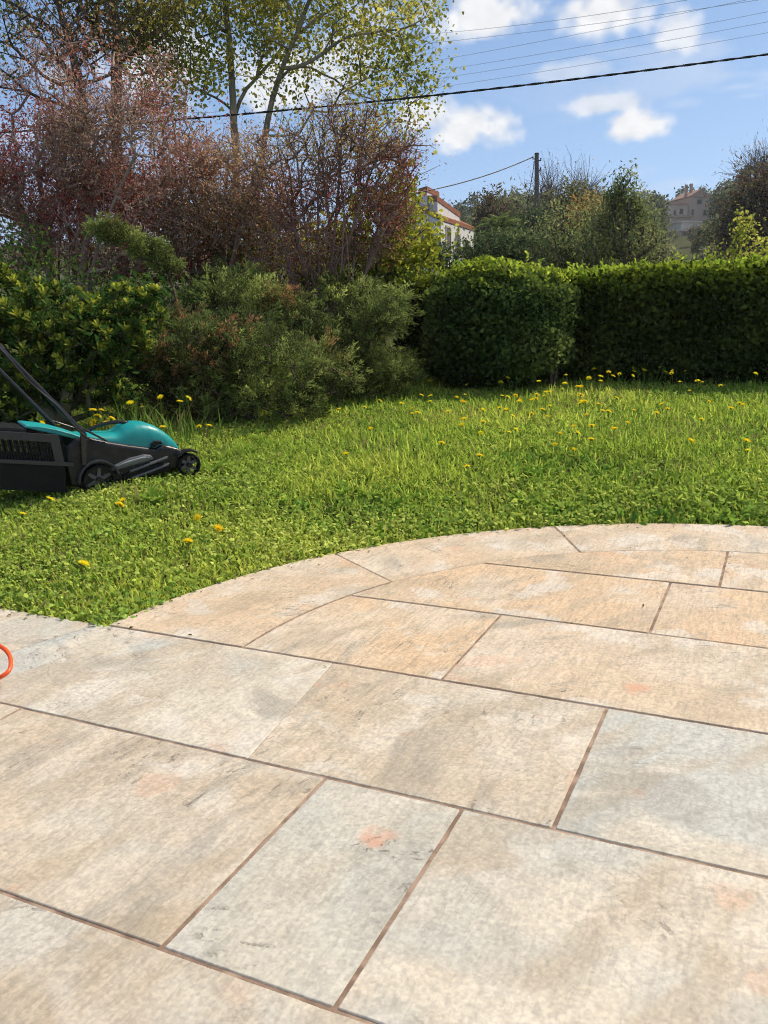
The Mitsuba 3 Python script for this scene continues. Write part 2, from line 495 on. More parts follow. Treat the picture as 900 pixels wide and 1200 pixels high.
def grow(limbs, targets, r, step=.25, tip=.004, expo=.46, lift=.12, wiggle=.12, path_cost=.25):
    """a branch system from given limbs (polylines with radii) to the target points; returns segments and their radii"""
    cap = sum(len(l) for l, _ in limbs) + int(len(targets) * 14) + 10
    N, par, fixed, dist = np.zeros((cap, 3)), -np.ones(cap, int), np.zeros(cap), np.zeros(cap)
    n = 0
    for pts, rad in limbs:
        pts = np.asarray(pts)
        rad = np.broadcast_to(rad, len(pts))
        near = int(np.argmin(np.linalg.norm(N[:n] - pts[0], axis=1))) if n else -1
        for k_, p in enumerate(pts):
            N[n], par[n], fixed[n] = p, (near if k_ == 0 else n - 1), rad[k_]
            dist[n] = 0 if par[n] < 0 else dist[par[n]] + np.linalg.norm(p - N[par[n]])
            n += 1
    root = N[0].copy()
    tips = []
    for tpt in targets[np.argsort(np.linalg.norm(targets - root, axis=1))]:
        d = np.linalg.norm(N[:n] - tpt, axis=1)
        a = int(np.argmin(d + path_cost * dist[:n]))
        L = d[a]
        m = int(np.clip(round(L / step), 1, 12))
        prev = a
        off = r.normal(size=3) * wiggle * L * .4
        for q in range(1, m + 1):
            t = q / m
            p = N[a] * (1 - t) + tpt * t + (off + np.array([0, 0, -lift * L])) * math.sin(math.pi * t) * .6 + r.normal(size=3) * wiggle * step * .35 * (t < 1)
            N[n], par[n], dist[n] = p, prev, dist[prev] + L / m
            prev = n
            n += 1
            if n >= cap - 14:
                break
        tips.append(prev)
        if n >= cap - 14:
            break
    load = np.zeros(n)
    for t in tips:
        load[t] += 1
    for i in range(n - 1, -1, -1):
        if par[i] >= 0:
            load[par[i]] += load[i]
    rad = np.maximum(tip * np.maximum(load, .6) ** expo, fixed[:n])
    kids = np.nonzero(par[:n] >= 0)[0]
    pk = par[kids]
    thick = np.where((fixed[pk] > 0) & (fixed[kids] == 0), np.minimum(rad[pk], rad[kids] * 1.25), np.minimum(rad[pk], rad[kids] * 1.6))
    return N[pk], N[kids], thick, rad[kids], N[np.array(tips, int)]


def wood(segs, col, r, var=.25, big=.03):
    p0, p1, r0, r1 = segs
    ms, cs = [], []
    for sel, n in ((r0 >= big, 9), ((r0 < big) & (r0 > big * .25), 5), (r0 <= big * .25, 3)):
        if sel.any():
            v, f = tubes(p0[sel], p1[sel] + (p1[sel] - p0[sel]) * .04, r0[sel], r1[sel], n)
            ms.append((v, f))
            shade = np.clip(1 + r.normal(0, var, sel.sum()), .5, 1.7)
            cs.append(np.repeat(shade, 2 * n)[:, None] * np.array(col))
    v, f = cat_mesh(ms)
    c = np.vstack(cs)
    c = c * (.75 + .5 * fb(v, 9, 3, 3))[:, None]
    return (v, f), np.clip(c, 0, 1)


LEAF_GAIN = 2.3


def leaf_colours(P, cols, r, freq=1.5, seed=0, jitter=.18):
    cols = np.array(cols) * LEAF_GAIN
    t = np.clip((fb(P, freq, 2, seed) - .28) / .44 + r.normal(0, .22, len(P)), 0, .999) * (len(cols) - 1)
    i = np.minimum(t.astype(int), len(cols) - 2)
    w = (t - i)[:, None]
    c = cols[i] * (1 - w) + cols[i + 1] * w
    return np.clip(c * (1 + r.normal(0, jitter, (len(P), 1))), .004, .9)


def foliage(centres, per, spread, L, W, cols, r, up=.5, out=None, six=False, jitter=.18, freq=1.5, droop=0.0):
    """clumps of leaves round the centres"""
    n = len(centres) * per
    C = np.repeat(centres, per, 0)
    P = C + r.normal(size=(n, 3)) * spread
    D = rand_dirs(n, r) + np.array([0, 0, .25 - droop])
    if out is not None:
        D = D * .8 + np.repeat(out, per, 0) * .8
    Nn = rand_dirs(n, r) + np.array([0, 0, up])
    Ls = L * np.clip(r.normal(1, .25, n), .5, 1.7)
    v, f = (leaf_mesh6 if six else leaf_mesh)(P, D, Nn, Ls, Ls / L * W)
    c = np.repeat(leaf_colours(P, cols, r, freq, jitter=jitter), 6 if six else 4, 0)
    return (v, f), c


def plant(name, label, cat, limbs, blobs, seed, clumps, per, spread, L, W, cols, bark, tip=.004, step=.25, shell=.5, bsdf='leaf_matte', group=None, up=.5, big=.03, path_cost=.25, parts=('trunk', 'crown'),
          freq=1.5, wiggle=.12, lift=.12, grown=None, expo=.46, twigs=0, extra=None, six=False):
    r = np.random.default_rng(seed)
    key = num(name)
    lab(key, label, cat, group)
    tg, _ = in_blobs(blobs, clumps, r, shell)
    gz = terrain(tg[:, 0], tg[:, 1]) + .03
    tg[:, 2] = np.maximum(tg[:, 2], gz)
    p0, p1, r0, r1, tips = grow(limbs, tg[:grown] if grown else tg, r, step, tip, expo=expo, path_cost=path_cost, wiggle=wiggle, lift=lift)
    if twigs:                                                      # short bare side twigs
        i = r.choice(len(p0), twigs)
        a = p0[i] + (p1[i] - p0[i]) * r.random((twigs, 1))
        d = unit(unit(p1[i] - p0[i]) * .9 + rand_dirs(twigs, r) + [0, 0, .35])
        b = a + d * (step * r.uniform(.4, 1.3, (twigs, 1)))
        e = b + unit(d + rand_dirs(twigs, r) * .5) * (step * r.uniform(.2, .8, (twigs, 1)))
        q = np.full(twigs, tip * .8)
        p0, p1, r0, r1 = np.vstack([p0, a, b]), np.vstack([p1, b, e]), np.r_[r0, q, q * .8], np.r_[r1, q * .8, q * .5]
        tips = np.vstack([tips, e])
    m, c = wood((p0, p1, r0, r1), bark, r, big=big)
    put(f'{key}__{parts[0]}', m, 'bark', smooth=True, color=c)
    if per:
        cen = np.vstack([tg, tips]) if twigs else tg
        m, c = foliage(cen, per, spread, L, W, cols, r, up=up, freq=freq, six=six)
        put(f'{key}__{parts[1]}', m, bsdf, color=c)
        lab(f'{key}__{parts[1]}', kind='stuff')
    if extra:
        extra(key, p0, p1, r0, tips, r)
    return key


# ---------------------------------------------------------------- lawn
def lawn():
    r = np.random.default_rng(11)

    def spots(n, y0, y1, gamma, smin=.0):
        y = y0 + (y1 - y0) * r.random(n) ** gamma
        x = (r.random(n) * 2 - 1) * (.50 * y + .35) + .0
        s = outside(x, y)
        m = s > smin
        return x[m], y[m], s[m]

    # grass blades
    x, y, s = spots(230000, 2.5, 10.9, 1.25, -.004)
    hgt = fb(np.stack([x, y, x * 0], -1), 1.1, 4, 8)
    keep = r.random(len(x)) < np.clip(.35 + 1.6 * (fb(np.stack([x, y, x * 0], -1), 2.6, 3, 18) - .25), .15, 1)
    x, y, s, hgt = x[keep], y[keep], s[keep], hgt[keep]
    tall = ss(-1.2, .8, x) * ss(.15, 1.0, s)
    Lb = (.026 + .035 * hgt + .046 * tall * (.25 + hgt)) * np.clip(r.normal(1, .35, len(x)), .35, 2.2)
    az = r.random(len(x)) * 2 * np.pi
    lean = np.abs(r.normal(.55, .40, len(x)))
    hd = np.stack([np.cos(az), np.sin(az), x * 0], -1)
    P = np.stack([x, y, terrain(x, y) - .004], -1)
    up = np.array([0, 0, 1.0])
    d1 = unit(hd * lean[:, None] * .6 + up)
    d2 = unit(hd * (lean[:, None] * 1.9 + .15) + up)
    side = np.stack([-np.sin(az), np.cos(az), x * 0], -1)
    w = (.0028 + .0022 * r.random(len(x))) * (y / 4) ** .45
    q = P + d1 * (Lb * .55)[:, None]
    tip = q + d2 * (Lb * .55)[:, None]
    v = np.stack([P - side * w[:, None] * .8, P + side * w[:, None] * .8, q - side * w[:, None], q + side * w[:, None], tip], 1).reshape(-1, 3)
    i = np.arange(len(x))[:, None] * 5
    f = np.hstack([i, i + 1, i + 3, i, i + 3, i + 2, i + 2, i + 3, i + 4]).reshape(-1, 3)
    c = leaf_colours(P, [(.132, .190, .028), (.198, .250, .038), (.270, .295, .055)], r, 1.1, 4, .2)
    dry = r.random(len(x)) < .03 + .16 * ss(.5, .68, fb(np.stack([x, y, x * 0], -1), 1.7, 3, 77))
    c[dry] = np.array([.34, .29, .14]) * r.uniform(.6, 1.1, (dry.sum(), 1))
    put('grass', (v, f), 'leaf_matte', color=np.repeat(c, 5, 0))
    lab('grass', 'long green grass blades covering the lawn', 'grass', kind='stuff')

    # broader meadow leaves standing among the blades
    x, y, s = spots(40000, 2.5, 10.9, 1.3, .0)
    dens = fb(np.stack([x, y, x * 0], -1), 1.8, 3, 28)
    rim = np.exp(-s / .28) * ss(-.9, .6, x)
    keep = r.random(len(x)) < np.clip((dens - .3) * 3, .08, 1) + rim
    x, y, s, rim = x[keep], y[keep], s[keep], rim[keep]
    P = np.stack([x, y, terrain(x, y) + r.random(len(x)) * .02], -1)
    D = unit(rand_dirs(len(x), r) * [1, 1, .3] + np.array([0, 0, 1]) * r.uniform(.1, 1.3, (len(x), 1)))
    L = r.uniform(.032, .075, len(x)) * (.75 + .4 * ss(-1, 1, x))
    v, f = leaf_mesh6(P, D, rand_dirs(len(x), r) + [0, 0, .8], L, L * (r.uniform(.16, .34, len(x)) + .25 * rim * r.random(len(x))), bend=.3)
    c = leaf_colours(P, [(.065, .125, .020), (.115, .175, .024), (.18, .22, .04)], r, 2.4, 24, .22)
    put('meadow_leaves', (v, f), 'leaf_gloss', color=np.repeat(c, 6, 0))
    lab('meadow_leaves', 'broader meadow leaves standing among the grass blades', 'meadow plants', kind='stuff')

    # low clover-like leaves between the blades
    x, y, s = spots(210000, 2.5, 10.9, 1.5, -.022)
    edge = np.exp(-np.maximum(s, 0) / .35)
    left = ss(.9, -1.0, x)
    dn = fb(np.stack([x, y, x * 0], -1), 3.1, 3, 38)
    keep = r.random(len(x)) < (.40 + .22 * left + .5 * edge) * np.clip(.25 + (dn - .25) * 2.6, .2, 1.2)
    x, y, s, edge, left = (a[keep] for a in (x, y, s, edge, left))
    z = terrain(x, y) + .008 + r.random(len(x)) ** 1.3 * (.035 + .02 * edge + .02 * ss(-1, 1, x))
    D = rand_dirs(len(x), r) * [1, 1, .35]
    N = rand_dirs(len(x), r) * .75 + [0, 0, .9]
    L = (.013 + .016 * r.random(len(x)) ** 1.5) * (1 + .3 * r.random(len(x)) * (1 - left))
    P = np.stack([x, y, z], -1)
    v, f = leaf_mesh6(P, D, N, L, L * r.uniform(.5, .85, len(x)))
    c = leaf_colours(P, [(.095, .160, .030), (.160, .215, .040), (.245, .275, .062)], r, 1.6, 14, .22)
    put('clover', (v, f), 'leaf_gloss', color=np.repeat(c, 6, 0))
    lab('clover', 'low clover leaves and small weeds between the grass blades', 'clover', kind='stuff')


lawn()


def broadleaf(px, py, n, L, W, tall, col, label, cat='weed', name='broadleaf_weed', group=None, seed=0, upright=.9):
    r = np.random.default_rng(900 + seed)
    key = num(name)
    lab(key, label, cat, group)
    b = on_ground(px, py)
    for k_ in range(n):
        az = k_ * 2.4 + r.random() * .8
        hd = np.array([math.cos(az), math.sin(az), 0])
        l = L * r.uniform(.65, 1.1)
        t = np.linspace(0, 1, 6)
        bend = r.uniform(.4, 1.1) * (1.4 - upright)
        cl = b + hd * (.006 + (t ** 1.3 * l * (1 - upright * .75) + t ** 3 * l * bend * .5)[:, None]) + np.array([0, 0, 1]) * ((t * l * upright - t ** 3 * l * bend * .35) + tall * .0)[:, None]
        sd = np.array([-hd[1], hd[0], 0])
        wd = W * np.sin(np.pi * np.clip(t * .86 + .10, 0, 1)) ** .8
        wd[-1] = 0.0015
        v = np.stack([cl - sd * wd[:, None] / 2, cl + np.array([0, 0, -1]) * (wd * .18)[:, None], cl + sd * wd[:, None] / 2], 1).reshape(-1, 3)
        f = []
        for q in range(5):
            a = q * 3
            f += [[a, a + 1, a + 4], [a, a + 4, a + 3], [a + 1, a + 2, a + 5], [a + 1, a + 5, a + 4]]
        cc = np.array(col) * r.uniform(.75, 1.25) * np.repeat(np.tile([1, .8, 1], 6)[:, None], 3, 1)
        part(key, 'leaf', (v, np.array(f)), 'leaf_matte', smooth=True, color=np.clip(cc, 0, 1))
    return key


# ---------------------------------------------------------------- clipped hedges
def hedge(name, label, box_c, ax, ln, dp, ht, seed, nl, leaf=.054, rounder=.12, cols=None, rough=.26, power=0):
    """a clipped hedge: centre of its base, direction along it, length, depth, height"""
    r = np.random.default_rng(seed)
    key = num(name)
    lab(key, label, 'hedge')
    ax = unit(np.array([ax[0], ax[1], 0]))
    py_ = np.array([-ax[1], ax[0], 0])
    sx, sy, sz = ln / 2, dp / 2, ht / 2
    # leaves near the faces
    n = int(nl * 1.0)
    area = np.array([ln * ht * 1.15, ln * ht * .5, ln * dp * 1.5, dp * ht, dp * ht])
    fc = r.choice(5, n, p=area / area.sum())
    a, b = r.uniform(-1, 1, n), r.uniform(-1, 1, n)
    inn = np.abs(r.normal(0, .10, n)) + (r.random(n) < .3) * r.random(n) * .35
    U, V, Wz = a * sx, b * sy, r.uniform(-1, 1, n) * sz
    Nn = np.zeros((n, 3))
    for q, (arr, sgn, lim) in enumerate(((1, -1, sy), (1, 1, sy), (2, 1, sz), (0, -1, sx), (0, 1, sx))):
        m = fc == q
        val = sgn * (lim - inn[m])
        if arr == 0:
            U[m], V[m] = val, b[m] * sy
        elif arr == 1:
            V[m] = val
            Wz[m] = b[m] * sz
        else:
            Wz[m] = val
        Nn[m, arr] = sgn
    # rounded and uneven
    loc = np.stack([U, V, Wz], -1)
    e = np.stack([np.maximum(np.abs(U) - (sx - rounder), 0), np.maximum(np.abs(V) - (sy - rounder), 0), np.maximum(np.abs(Wz) - (sz - rounder), 0)], -1)
    el = np.linalg.norm(e, axis=1, keepdims=True)
    e2 = np.where(el > rounder, e * rounder / np.maximum(el, 1e-9), e)
    loc = np.sign(loc) * (np.abs(loc) - e + e2)
    Nn = unit(Nn + np.sign(loc) * e2 / rounder)
    if power:
        q = np.abs(loc) / [sx, sy, sz]
        loc = loc * (q.max(1) / np.maximum((q ** power).sum(1) ** (1 / power), 1e-9))[:, None]
        Nn = unit(np.sign(loc) * (np.abs(loc) / [sx, sy, sz]) ** (power - 1) / [sx, sy, sz])
    loc += Nn * ((fb(loc, 2.4, 3, seed) - .5) * rough + (fb(loc, 7, 2, seed + 1) - .5) * .10)[:, None]

    def world(q):
        return box_c + q[:, :1] * ax + q[:, 1:2] * py_ + (q[:, 2:] + sz) * [0, 0, 1]

    P = world(loc)
    Nw = Nn[:, :1] * ax + Nn[:, 1:2] * py_ + Nn[:, 2:] * np.array([0, 0, 1])
    ok = P[:, 2] > terrain(P[:, 0], P[:, 1]) + .02
    P, Nw, loc, Nn = P[ok], Nw[ok], loc[ok], Nn[ok]
    D = unit(rand_dirs(len(P), r) + Nw * .55 + [0, 0, .25])
    Ln = leaf * np.clip(r.normal(1, .22, len(P)), .5, 1.6)
    v, f = leaf_mesh6(P, D, rand_dirs(len(P), r) * .8 + Nw * .7, Ln, Ln * .56)
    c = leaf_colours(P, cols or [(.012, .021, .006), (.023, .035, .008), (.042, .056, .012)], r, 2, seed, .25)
    fresh = np.clip((loc[:, 2] - (sz - .22)) / .20 + r.normal(0, .35, len(P)), 0, 1) * (r.random(len(P)) < .8)  # young top leaves; the band is deepened to paint in the sunlit top
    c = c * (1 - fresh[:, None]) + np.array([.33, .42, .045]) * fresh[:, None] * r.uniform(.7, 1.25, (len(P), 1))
    ms, cs = [(v, f)], [np.repeat(c, 6, 0)]
    # the dense middle
    n2 = int(nl * .35)
    L2 = (r.uniform(-1, 1, (n2, 3))) * [sx - .15, max(sy - .12, .1), sz - .08]
    if power:
        q = np.abs(L2) / [sx, sy, sz]
        L2 = L2 * (q.max(1) / np.maximum((q ** power).sum(1) ** (1 / power), 1e-9))[:, None]
    P2 = world(L2)
    P2 = P2[P2[:, 2] > terrain(P2[:, 0], P2[:, 1]) + .02]
    v, f = leaf_mesh6(P2, rand_dirs(len(P2), r), rand_dirs(len(P2), r), leaf * 1.7, leaf * 1.2)
    ms.append((v, f))
    cs.append(np.repeat(leaf_colours(P2, [(.020, .040, .010), (.035, .06, .012)], r, 2, 1), 6, 0))
    # young shoots standing above the clipped top
    n3 = int(ln * 60)
    q = np.stack([r.uniform(-sx, sx, n3), r.uniform(-sy, sy, n3), np.full(n3, sz - .05)], -1)
    if power:
        q = q[(np.abs(q[:, 0] / sx) < .75) & (np.abs(q[:, 1] / sy) < .75)]
        n3 = len(q)
        q[:, 2] = sz * np.maximum(1 - np.abs(q[:, 0] / sx) ** power - np.abs(q[:, 1] / sy) ** power, .05) ** (1 / power) - .05
    q[:, 2] += (fb(q, 2.4, 3, seed) - .5) * .2
    P3 = world(q)
    hs = r.uniform(.03, .15, n3) * (r.random(n3) ** .7)
    dirs = unit(rand_dirs(n3, r) * .35 + [0, 0, 1])
    per = 7
    tt = np.tile(np.linspace(.25, 1, per), n3)
    B = np.repeat(P3, per, 0) + np.repeat(dirs * (hs + .05)[:, None], per, 0) * tt[:, None]
    D = rand_dirs(n3 * per, r) + np.repeat(dirs, per, 0) * .8
    v, f = leaf_mesh6(B, D, rand_dirs(n3 * per, r), leaf * .85, leaf * .45)
    ms.append((v, f))
    cs.append(np.repeat(leaf_colours(B, [(.14, .20, .02), (.20, .26, .03), (.26, .29, .04)], r, 3, 2), 6, 0))
    m = cat_mesh(ms)
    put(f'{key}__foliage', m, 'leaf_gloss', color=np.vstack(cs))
    lab(f'{key}__foliage', kind='stuff')
    # stems
    ns = max(5, int(ln / .35))
    for q in range(ns):
        segs = []
        u = -sx + (q + .5) * ln / ns + r.normal(0, .05)
        b0 = world(np.array([[u, r.normal(0, dp * .12), -sz - .1]]))[0]
        b0[2] = terrain(b0[0], b0[1]) - .03
        for _ in range(4):
            p = b0.copy()
            d = unit(np.array([r.normal(0, .14), r.normal(0, .10), 1]))
            rad = .02
            for _ in range(5):
                p2 = p + d * (ht * .17)
                segs.append((p, p2, rad, rad * .78))
                p, rad = p2, rad * .78
                d = unit(d + r.normal(0, .10, 3) + [0, 0, .1])
        m, c = wood([np.array([s_[i] for s_ in segs]) for i in range(4)], (.13, .10, .075), r)
        part(key, 'stem', m, 'bark', smooth=True, color=c)
    return key


# long hedge across the end of the lawn, parallel to the paving joints
A, B = on_ground(470, 440, .09), on_ground(950, 445, .09)
axd = B - A
nrm = unit(np.array([-axd[1], axd[0], 0]))
ctr = (A + B) / 2 + nrm * .55
zb = float(terrain(ctr[0], ctr[1]))
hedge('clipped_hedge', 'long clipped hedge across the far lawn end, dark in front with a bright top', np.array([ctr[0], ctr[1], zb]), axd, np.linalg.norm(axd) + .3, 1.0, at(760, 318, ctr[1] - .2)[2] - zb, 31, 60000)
b0, b1 = on_ground(500, 441, .09), on_ground(662, 446, .09)
b0, b1 = b0 * .93, b1 * .92
bc = (b0 + b1) / 2 + nrm * .4 - unit(b1 - b0) * .10
zb2 = float(terrain(bc[0], bc[1]))
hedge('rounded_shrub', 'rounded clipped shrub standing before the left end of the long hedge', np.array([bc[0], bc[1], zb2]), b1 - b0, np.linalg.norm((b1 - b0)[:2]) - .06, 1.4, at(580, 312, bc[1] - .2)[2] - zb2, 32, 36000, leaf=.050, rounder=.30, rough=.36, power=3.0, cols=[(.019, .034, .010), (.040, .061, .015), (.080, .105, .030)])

# ---------------------------------------------------------------- shrubs on the left
BARK = (.16, .125, .095)


def limb(pts, r0, r1, n=12, wob=.0, seed=0):
    p = spline(pts, n)
    if wob:
        p = p + np.random.default_rng(seed).normal(0, wob, p.shape) * np.linspace(0, 1, n)[:, None]
    return p, np.linspace(r0, r1, n)


def gbase(px, Y, down=.05):
    p = at(px, 400, Y)
    p[2] = terrain(p[0], p[1]) - down
    return p


RED = [(.165, .036, .034), (.195, .078, .060), (.205, .118, .085), (.225, .165, .115)]


def erect(basepx, Y, tips, r, r0=.016, n=7, spread=.12):
    out = []
    for x, y in tips:
        b = gbase(basepx + r.normal(0, 14), Y + r.normal(0, .1))
        e = at(x, y, Y + r.normal(0, .35))
        mid = b * .5 + e * .5 + np.array([(b - e)[0] * .18, 0, .1]) + r.normal(0, .05, 3)
        out.append(limb([b, mid, e], r0, r0 * .35, n, .012, int(x)))
    return out


rr = np.random.default_rng(5)
Y = 8.6
plant('twiggy_shrub', 'tall tangled shrub of reddish brown twigs at the upper left', 'shrub', erect(90, Y, [(20, 230), (60, 170), (90, 150), (120, 190), (160, 180), (200, 210), (40, 150), (140, 130)], rr),
      [blob(60, 200, Y, 95, 65), blob(140, 180, Y, 85, 62), (*blob(90, 110, Y, 85, 55), .4), blob(20, 250, Y, 60, 65), blob(120, 265, Y, 90, 60), (*blob(175, 110, Y, 50, 45), .22)], 41,
      1350, 6, .07, .032, .014, RED, (.36, .27, .215), tip=.0042, step=.13, group=None, path_cost=.12, twigs=3600, wiggle=.3, parts=('branches', 'foliage'), expo=.36, big=.012)
plant('twiggy_shrub', 'reddish brown twiggy shrub behind the juniper, with a patch of red leaves', 'shrub', erect(250, Y + .5, [(200, 200), (235, 180), (265, 190), (300, 200), (230, 250), (290, 240)], rr),
      [blob(235, 235, Y + .5, 75, 62), blob(285, 225, Y + .5, 60, 60), blob(200, 270, Y + .5, 70, 50), blob(300, 290, Y + .5, 60, 50)], 42,
      900, 6, .07, .033, .014, [(.30, .030, .030), (.19, .070, .052), (.20, .115, .075), (.21, .155, .085)], (.35, .26, .21), tip=.0042, step=.13, path_cost=.12, twigs=2600, wiggle=.3, parts=('branches', 'foliage'), expo=.36, big=.012)
plant('twiggy_shrub', 'shrub of upright brown stems beside the rounded hedge shrub', 'shrub',
      erect(385, Y - .1, [(298, 190), (322, 165), (345, 180), (365, 148), (388, 120), (402, 150), (428, 126), (445, 170), (472, 172), (488, 205), (310, 230), (482, 240), (375, 180), (410, 190), (340, 200), (455, 200)], rr, r0=.012),
      [blob(342, 205, Y, 52, 46), blob(400, 195, Y, 60, 46), blob(450, 205, Y, 40, 48), (*blob(392, 148, Y, 26, 30), .6), (*blob(430, 150, Y, 20, 26), .6), (*blob(475, 190, Y, 14, 30), .5), (*blob(395, 265, Y, 90, 45), 1), (*blob(350, 318, Y - .2, 60, 28), .6)], 43,
      660, 4, .06, .027, .012, [(.16, .040, .036), (.18, .075, .055), (.18, .115, .06), (.20, .165, .055)], (.27, .18, .145), tip=.0044, step=.15, path_cost=.05, twigs=1700, wiggle=.16, parts=('branches', 'foliage'), expo=.30, big=.012)
YG = [(.085, .10, .014), (.15, .165, .02), (.235, .235, .035)]
plant('young_shrub', 'yellow green leafy shrub behind the upright brown stems', 'shrub', erect(440, 9.3, [(420, 260), (460, 240), (490, 230), (505, 260), (380, 280)], rr),
      [blob(450, 275, 9.3, 65, 48), blob(470, 240, 9.3, 18, 38), blob(350, 300, 9.3, 80, 35), blob(492, 292, 9.3, 18, 16), (*blob(470, 330, 9.3, 40, 40), .6)], 44,
      420, 9, .085, .060, .042, YG, (.14, .12, .09), tip=.003, step=.16, bsdf='leaf_matte', parts=('branches', 'foliage'), six=True)


def juniper(label, base, Y, blobs, seed, n, brown=.05, group=None, gain=1.0, lobe=.19, stem=.022, size=1.0, tip=.003, nlobe=None):
    """feathery lobes of scale leaves on spreading limbs"""
    r = np.random.default_rng(seed)
    key = num('juniper')
    lab(key, label, 'juniper', group)
    nl = nlobe or max(7, n // 24)
    cen, dc = in_blobs(blobs, nl, r, .75)
    cen[:, 2] = np.maximum(cen[:, 2], terrain(cen[:, 0], cen[:, 1]) + .10)
    lr = lobe * r.uniform(.6, 1.35, nl)
    which = r.integers(0, nl, n)
    d = unit(rand_dirs(n, r) + dc[which] * .5 + [0, -.1, .35])
    tg = cen[which] + d * (lr[which] * r.uniform(.35, 1.0, n))[:, None] * [1, 1, .75]
    tg[:, 2] = np.maximum(tg[:, 2], terrain(tg[:, 0], tg[:, 1]) + .04)
    b = gbase(base, Y)
    segs = grow([([b, b + [0, 0, .15]], stem)], tg[: n // 2], r, .2, tip, lift=.05, wiggle=.2, expo=.40)
    m, c = wood(segs[:4], (.15, .11, .085), r)
    put(f'{key}__branches', m, 'bark', smooth=True, color=c)
    out = unit(d * [1, 1, .5] + [0, 0, .40] + rand_dirs(n, r) * .45)
    per = 34
    t = r.random(n * per)
    O = np.repeat(out, per, 0)
    ln = np.repeat(r.uniform(.07, .16, n) * size, per)
    P = np.repeat(tg, per, 0) + O * (t * ln)[:, None] + r.normal(size=(n * per, 3)) * (.028 * (1.15 - t))[:, None]
    D = unit(O + rand_dirs(n * per, r) * .75)
    L = r.uniform(.022, .048, n * per) * (.4 + .6 * size)
    v, f = leaf_mesh(P, D, rand_dirs(n * per, r), L, L * .22)
    cb = leaf_colours(tg, [(.036, .050, .017), (.066, .086, .025), (.120, .136, .040)], r, 2.2, seed, .10) * gain * np.clip(r.normal(1, .42, nl), .4, 1.9)[which][:, None]  # lobe tones spread wide to stand in for lit sprays and dark gaps
    dead = (r.random(nl) < brown)[which] & (r.random(n) < .8)
    cb[dead] = np.array([.34, .19, .095]) * r.uniform(.6, 1.2, (dead.sum(), 1))
    c = np.repeat(cb, per, 0) * r.uniform(.75, 1.3, (n * per, 1)) * (.7 + .6 * t)[:, None]
    put(f'{key}__foliage', (v, f), 'leaf_matte', color=np.repeat(np.clip(c, 0, 1), 4, 0))
    lab(f'{key}__foliage', kind='stuff')
    return key


Y = 6.7
juniper('sprawling green juniper with brown tips behind the mower', 290, Y, [blob(235, 410, Y, 62, 34), blob(320, 425, Y, 70, 42), blob(190, 400, Y, 40, 26), blob(265, 455, Y, 55, 34), blob(375, 440, Y - .1, 36, 20), blob(330, 465, Y, 50, 26), blob(165, 435, Y, 40, 30), blob(235, 482, Y, 50, 18), blob(320, 488, Y - .1, 50, 14), blob(180, 470, Y, 40, 20)], 51, 2100, .10)
juniper('upper green juniper mound above the sprawling one', 300, Y + .9, [blob(290, 352, Y + .9, 50, 26), blob(330, 382, Y + .9, 44, 32), blob(250, 378, Y + .9, 36, 26)], 52, 800, .03)
juniper('upright olive green juniper left of the rounded hedge shrub', 435, 7.9, [blob(430, 408, 7.9, 44, 58), blob(450, 375, 7.9, 26, 34), blob(405, 430, 7.8, 40, 42), blob(432, 447, 7.7, 42, 22), blob(400, 370, 8, 30, 30)], 53, 1150, .03)
juniper('single bushy juniper branch sticking out of the red twigs', 232, Y + .5, [blob(122, 270, Y + .1, 14, 6, .08), blob(140, 278, Y + .15, 16, 8, .08), blob(160, 288, Y + .2, 16, 8, .08), blob(178, 298, Y + .25, 14, 7, .08), blob(195, 310, Y + .3, 12, 8, .08)], 54, 380, .0, gain=.95, lobe=.045, stem=.008, size=.55, tip=.0012, nlobe=34)


